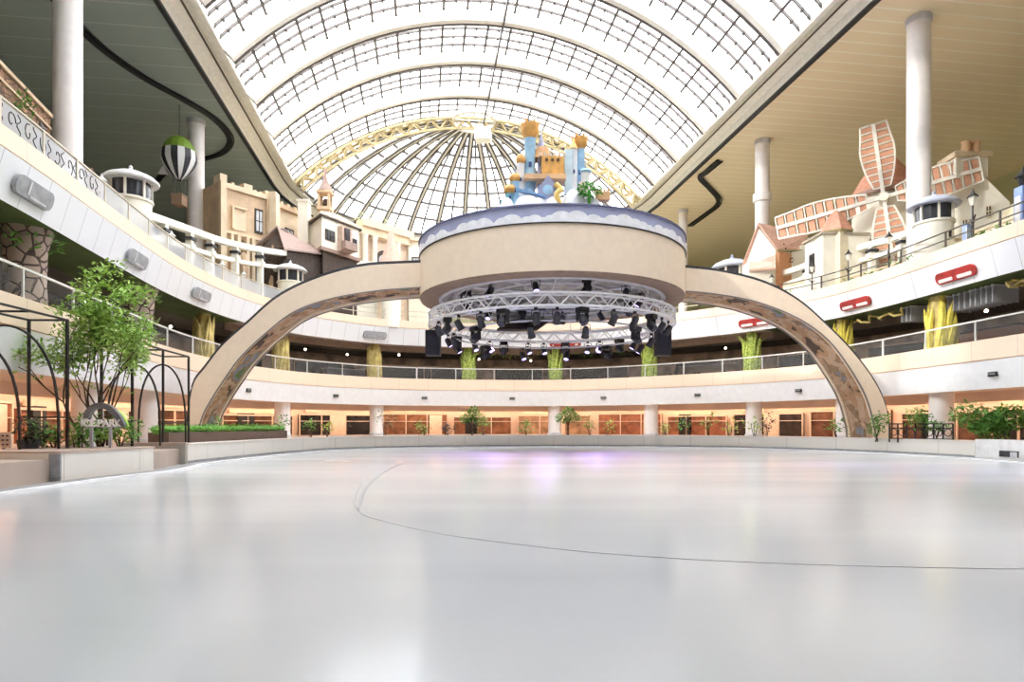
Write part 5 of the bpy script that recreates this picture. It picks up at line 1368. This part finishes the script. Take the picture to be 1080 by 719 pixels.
frame_set('black metal garden frame with two crossing hoops right of the tree', [B1, C1, E1, E2, B2],
          [(B1, B2), (B1, C1), (C1, E1), (C1, C2), (B2, C2), (C2, E2), (E1, E2), (C2, (C2[0], C2[1], zat(385, 23.2)))],
          [(xat(141, 21.8), 21.8, 28*21.8/F, zat(384.5, 21.8)), (xat(171, 24), 24, 25*24/F, zat(384.5, 24))],
          [((xat(132, 23), 21.8, zat(443, 22)), (xat(147, 24), 24, zat(443, 22))), ((B1[0], B1[1], zat(445.5, 25)), (xat(168, 23), 23.2, zat(445.5, 25)))])
# garden tree
YT = 20.0; x0 = xat(103, YT); t = thing('garden_tree', 'slender multi-stemmed tree with airy light green leaves at the left', 'tree', (x0, YT, ZP))
tr_ = MB(); lf = MB(); random.seed(21)
tips = []
def grow(p, d, r, l, depth):
    P = [p]; 
    for i in range(4):
        d = (d+Vector((random.uniform(-.13, .13), random.uniform(-.13, .13), random.uniform(-.02, .1)))).normalized(); P.append(P[-1]+d*l/4)
    tr_.tube(P, r, 6, r*.6)
    if depth == 0: tips.extend(P[1:]); return
    if depth < 3: tips.append(P[-1])
    for k in range(2 if depth > 1 else 3):
        e = (d+Vector((random.uniform(-.75, .75), random.uniform(-.6, .6), random.uniform(-.05, .5)))).normalized(); grow(P[random.choice((2, 3, 4))] if k else P[-1], e, r*.6, l*.72, depth-1)
for px, tx, tz in ((100, -.55, 1.15), (103, -.15, 1.3), (105, .25, 1.2), (104, .55, 1.0), (101, -.9, .95), (103, .05, 1.4)):
    grow(Vector((xat(px, YT), YT+random.uniform(-.15, .15), ZP)), Vector((tx*.55, random.uniform(-.3, .3), tz)).normalized(), .045, 1.75, 3)
tr_.build('branches', BARK, t)
for p in tips:
    k = (p.z-2.2)/4.0
    if p.z < 1.9: continue
    lf.leaves(p, (.40, .40, .20), int(9+20*max(0, min(1, k))), .17, droop=.1)
for cx_, cz, rx, rz_, nn in ((112, 300, 30, 16, 420), (85, 318, 26, 14, 260), (125, 330, 34, 20, 420), (95, 345, 34, 16, 260), (110, 286, 18, 10, 160), (138, 312, 16, 12, 140)):
    for _ in range(14):
        q = at(cx_+random.uniform(-1, 1)*rx, cz+random.uniform(-1, 1)*rz_, YT+random.uniform(-1, 1)); lf.leaves(q, (.5, .4, .12), nn//20, .2, droop=.15)
lf.build('foliage', LEAFL, t)
# shrubs behind the near barrier
def shrub(name, px, py, Y, w, h, label, m=LEAF, n=300, sz=.22, pot=False, zb=ZP):
    c = at(px, py, Y); t = thing(name, label, 'shrub', (c.x, c.y, zb)); b = MB(); random.seed(int(px*7))
    if n > 1000: b.ball(c-Vector((0, 0, .2)), (w*.30, .25, h*.25), 12, 8, .15)
    for _ in range(5): b.leaves(c+Vector((random.uniform(-.35, .35)*w, random.uniform(-.2, .2), random.uniform(-.25, .25)*h)), (w*.38, .4, h*.4), n//5, sz, surf=.5)
    b.build('foliage', m, t); s = MB()
    for k in range(4): s.tube([(c.x+random.uniform(-.1, .1), c.y, zb), (c.x+random.uniform(-.3, .3)*w, c.y, c.z)], .025, 5, .012)
    s.build('stems', BARK, t)
    if pot: MB().lathe([(.20, zb), (.28, zb+.45), (.24, zb+.45), (.0, zb+.38)], (c.x, c.y, 0), 14).build('pot', CHAR, t, True)
shrub('potted_shrub', 30, 455, 17.6, .75, .75, 'dark leafy shrub in a black pot between the posts of the left frame', mat('leaf_dark', (.10,.17,.06), .6, scale=5, col2=(.02,.03,.02)), 300, .15, True)
shrub('shrub', 57, 455, 18.4, .9, .7, 'green shrub left of the near frame post', LEAF, 260, .17)
shrub('shrub', 83, 455, 18.6, .95, .85, 'bushy green shrub under the tree trunk left of the ice park sign', LEAF, 380, .17)
shrub('shrub', 104, 459, 19.4, .7, .5, 'low shrub behind the legs of the ice park sign', LEAFL, 220, .15)
shrub('shrub', 126, 455, 19.6, .8, .8, 'green shrub right of the ice park sign', LEAF, 320, .17)
# ICE PARK sign
YS = 18.2; t = thing('ice_park_sign', 'grey arched sign with white letters reading ice park beside the tree', 'sign', (xat(107, YS), YS, ZP+.15))
P = [at(95+34*math.sin(i/14*PI*.52)*1.0, 442-14*math.sin(min(1, i/9)*PI/2)+max(0, i-8)**1.6*.9, YS) for i in range(15)]
P = [Vector((xat(x, YS), YS, zat(y, YS))) for x, y in ((92,441),(93,436),(97,431),(103,428),(110,428),(117,431),(123,437),(127,443),(130,450))]
MB().path(catmull(P, 4), .16, .14, up=(0, 1, 0)).build('sign_arch', mat('sign_dark_grey', (.16,.16,.17), .5), t)
P2 = [Vector((xat(x, YS), YS+.1, zat(y, YS))) for x, y in ((119,432),(124,436),(129,443),(132,450))]
MB().path(catmull(P2, 4), .09, .09, up=(0, 1, 0)).build('green_stripe', mat('sign_green', (.35,.65,.08), .5), t)
for px in (96.5, 116.5): MB().box((xat(px, YS), YS, (ZP+.15+zat(449, YS))/2), (.07, .07, zat(449, YS)-ZP-.15)).build('leg', GREY, t)
MB().bar((xat(91, YS), YS, zat(450, YS)), (xat(124, YS), YS, zat(450, YS)), .05, .04).build('letter_rail', GREY, t)
def text(body, loc, size, m, parent, name, rz=0, ext=.02):
    c = bpy.data.curves.new(name, 'FONT'); c.body = body; c.size = size; c.extrude = ext; c.align_x = 'CENTER'; c.offset = .006
    o = bpy.data.objects.new(name, c); COL.objects.link(o); bpy.context.view_layer.update()
    me = bpy.data.meshes.new_from_object(o.evaluated_get(bpy.context.evaluated_depsgraph_get())); bpy.data.objects.remove(o)
    o = bpy.data.objects.new(name, me); COL.objects.link(o); me.materials.clear(); me.materials.append(m); o.parent = parent
    o.matrix_local = Matrix.Translation(Vector(loc)-OFF.get(parent.name, Vector())) @ Matrix.Rotation(rz, 4, 'Z') @ Matrix.Rotation(PI/2, 4, 'X'); return o
lt = text('ICE PARK', (xat(107.5, YS), YS-.05, zat(449.5, YS)), .275, mat('letter_white', (.92,.92,.92), .4), t, 'lettering')
# small ticket board at far left
p = at(4, 464, 20.5); t = thing('notice_board', 'small white board with dark dots at the very left edge', 'board', (p.x, p.y, ZP))
MB().box((p.x, p.y, p.z), (.5, .06, .5)).build('board', WHITE, t); b = MB()
for i in range(3):
    for j in range(3): b.box((p.x-.14+i*.14, p.y-.04, p.z-.14+j*.14), (.06, .02, .05))
b.build('dots', mat('dot_navy', (.05,.06,.15), .5), t); MB().box((p.x, p.y, (p.z-.25+ZP)/2), (.06, .06, p.z-.25-ZP)).build('stand', CHAR, t)
# hedge in long planter
def planter(px0, px1, Yl, Yr, zt, label):
    a, e = Vector((xat(px0, Yl), Yl, 0)), Vector((xat(px1, Yr), Yr, 0)); t = thing('hedge_planter', label, 'planter', (*((a+e)/2).xy, ZP)); dv = (e-a).normalized(); nv = Vector((-dv.y, dv.x, 0))
    out = [a, e, e+nv*.9, a+nv*.9]; b = MB(); b.prism([(v.x, v.y) for v in out], ZP, zt); b.build('trough', mat('planter_brown', (.17,.115,.09), .6), t)
    b = MB(); n = int((e-a).length/.35)
    for i in range(n+1): b.leaves(a+(e-a)*i/n+nv*.45+Vector((0, 0, zt+.12)), (.30, .46, .2), 150, .10, surf=.35); b.ball(a+(e-a)*i/n+nv*.45+Vector((0, 0, zt+.1)), (.26, .40, .17), 8, 6, .1)
    b.build('hedge', HEDGE, t)
planter(178, 303, 25.2, 34.6, 1.10, 'long brown trough with a clipped green hedge in front of the left arch foot')
# two ball trees, palms and plants beyond the far barrier
def ball_tree(px, label):
    Y = 44.4; x = xat(px, Y); t = thing('ball_tree', label, 'tree', (x, Y, ZP)); c = Vector((x, Y, zat(438, Y)-.1)); b = MB()
    for dx, dz, r in ((0, .1, .62), (-.4, -.1, .45), (.42, -.05, .45), (.1, .35, .4)): b.leaves(c+Vector((dx, 0, dz)), (r, r, r*.75), 170, .2, surf=.25)
    b.build('crown', LEAF, t); s = MB()
    for k in (-1, 0, 1): s.tube([(x+k*.08, Y, ZP), (x-k*.06, Y, ZP+.6), (x+k*.22, Y, c.z)], .06, 6, .03)
    s.build('trunk', BARK, t)
ball_tree(498, 'small round-crowned green tree beyond the barrier, left one of two'); ball_tree(599, 'small round-crowned green tree beyond the barrier, right one of two')
i = 0
for px, py, w, h, m in ((230,446,.9,1.1,LEAF),(297,447,.9,.8,LEAF),(328,448,1.0,.7,LEAF),(345,448,.9,.7,YLEAF),(405,442,1.3,1.3,mat('leaf_dry', (.36,.34,.16), .6)),(447,450,.9,.9,LEAF),(471,449,.9,1.0,CHAR),(510,449,.8,.9,LEAF),(555,449,.8,.9,LEAF),(622,446,.9,.8,LEAF),
                    (641,449,.9,.8,YLEAF),(702,449,.7,.9,YLEAF),(722,447,.9,1.0,LEAF),(748,446,1.1,1.1,LEAF),(770,449,.9,.9,YLEAF),(795,446,1.1,1.2,LEAFL),(808,445,.9,1.0,CHAR),(883,450,.9,.7,LEAF)):
    Y = 43.5 if 330 < px < 780 else (40.0 if px > 780 else (41 if px > 310 else 37.5))
    if px > 870: Y = 35.5
    if px < 240: Y = 31.5
    shrub('potted_plant', px, py, Y, w, h, f'small potted plant beyond the far barrier, {ORD[i]} from the left', m, 70, .24); i += 1
shrub('shrub', 925, 447, 32.2, .9, 1.1, 'leafy green shrub at the right foot of the arch', LEAF, 300, .2)
shrub('shrub', 972, 443, 30.5, 1.1, 1.1, 'green shrub between the arch foot and the right ground column', LEAF, 300, .2)
shrub('shrub', 987, 450, 30.0, .9, .5, 'low shrub in front of the right ground column', LEAF, 200, .18)
shrub('bush', 1042, 444, 27.6, 2.2, 1.35, 'large dense green bush at the right beyond the white barrier block', mat('bush_green', (.20,.42,.09), .6, scale=4, col2=(.08,.24,.03)), 2600, .19)
# low black fence at right
t = thing('low_fence', 'low black metal fence beyond the right barrier beside the bush', 'fence', at(968, 455, 29.6))
for px0, px1, Y0, Y1 in ((938, 1005, 31.6, 29.0),):
    a, e = Vector((xat(px0, Y0), Y0, ZP)), Vector((xat(px1, Y1), Y1, ZP))
    for z in (.75, 1.25, 1.45): MB().bar(a+Vector((0,0,z-ZP)), e+Vector((0,0,z-ZP)), .05).build('rail', DARK, t)
    for i in range(8): q = a.lerp(e, i/7); MB().box(q+Vector((0, 0, .45)), (.05, .05, .9)).build('picket', DARK, t)
    for i in range(7):
        q = a.lerp(e, (i+.5)/7); MB().tube([q+Vector((.17*math.cos(w*PI/6), 0, .5+.17*math.sin(w*PI/6))) for w in range(12)], .02, 5, closed=True).build('ring_ornament', DARK, t)
# ------------------------------------------------------------------ light
w = bpy.data.worlds.new('sky'); SC.world = w; w.use_nodes = True
bg = w.node_tree.nodes['Background']; bg.inputs[0].default_value = (.96, .98, 1, 1); bg.inputs[1].default_value = 3.4
sun = bpy.data.lights.new('sun', 'SUN'); sun.energy = 1.25; sun.angle = deg(2); sun.color = (1, .95, .84)
so = bpy.data.objects.new('sun', sun); COL.objects.link(so)
so.rotation_euler = Vector((.72, .48, -.45)).to_track_quat('-Z', 'Y').to_euler()
WARM = emit('warm_cove', (1, .80, .62), 8)
cv = GAL.sweep([(4.6, ZL0+.13), (4.9, ZL0+.13)], step=1.2); o = cv.build('unseen_light_strip', WARM)
tag(o, 'warm strip of light running along the ground floor ceiling in front of the shops', 'ceiling light')
struct('ceiling', GAL.sweep([(6.3,ZU0+.02),(6.3,ZU0-.45),(6.4,ZU0-.45),(6.4,ZU0+.02)], step=1), TIMBER)  # bulkhead added to hide the glowing strip behind it
c2 = GAL.sweep([(6.6, ZU0+.0), (6.9, ZU0+.0)], step=1.5); o = c2.build('unseen_light_strip', emit('added_warm_strip', (1, .85, .65), 7))  # glow added to brighten the middle gallery, not a lamp of the hall
tag(o, 'added warm glowing strip that brightens the middle gallery from behind a bulkhead', 'ceiling light')
EXPO = 1.3
def spot(loc, tgt, col, e, ang=60):
    l = bpy.data.lights.new('stage_beam', 'SPOT'); l.energy = e; l.color = col; l.spot_size = deg(ang); l.spot_blend = .8; l.shadow_soft_size = .2
    o = bpy.data.objects.new('stage_beam', l); COL.objects.link(o); o.location = loc
    o.rotation_euler = (Vector(tgt)-Vector(loc)).to_track_quat('-Z', 'Y').to_euler()
for x, y, tx, ty, e, an in ((-1, 39.2, -3, 30, 4200, 42), (2, 40, 1.5, 30.5, 4200, 42), (5, 39.4, 6, 30, 4200, 42), (8, 33, 13.6, 18.5, 3200, 32)):
    spot((x, y, 6.1), (tx, ty, 0), (.42, .25, 1), e, an)
cam = bpy.data.cameras.new('camera'); cam.sensor_width = 36; cam.lens = 36*F/1080
cam.shift_y = (HY-359.5)/1080; cam.clip_end = 500
co = bpy.data.objects.new('camera', cam); COL.objects.link(co); co.location = (0, 0, CH); co.rotation_euler = (PI/2, 0, 0); SC.camera = co
vs_ = SC.view_settings; vs_.view_transform = 'Standard'; vs_.look = 'None'; vs_.exposure = EXPO; vs_.gamma = 1; vs_.use_curve_mapping = False
SC.cycles.max_bounces = 8; SC.cycles.diffuse_bounces = 5; SC.cycles.transparent_max_bounces = 12; SC.cycles.caustics_reflective = False
SC.cycles.sample_clamp_indirect = 6
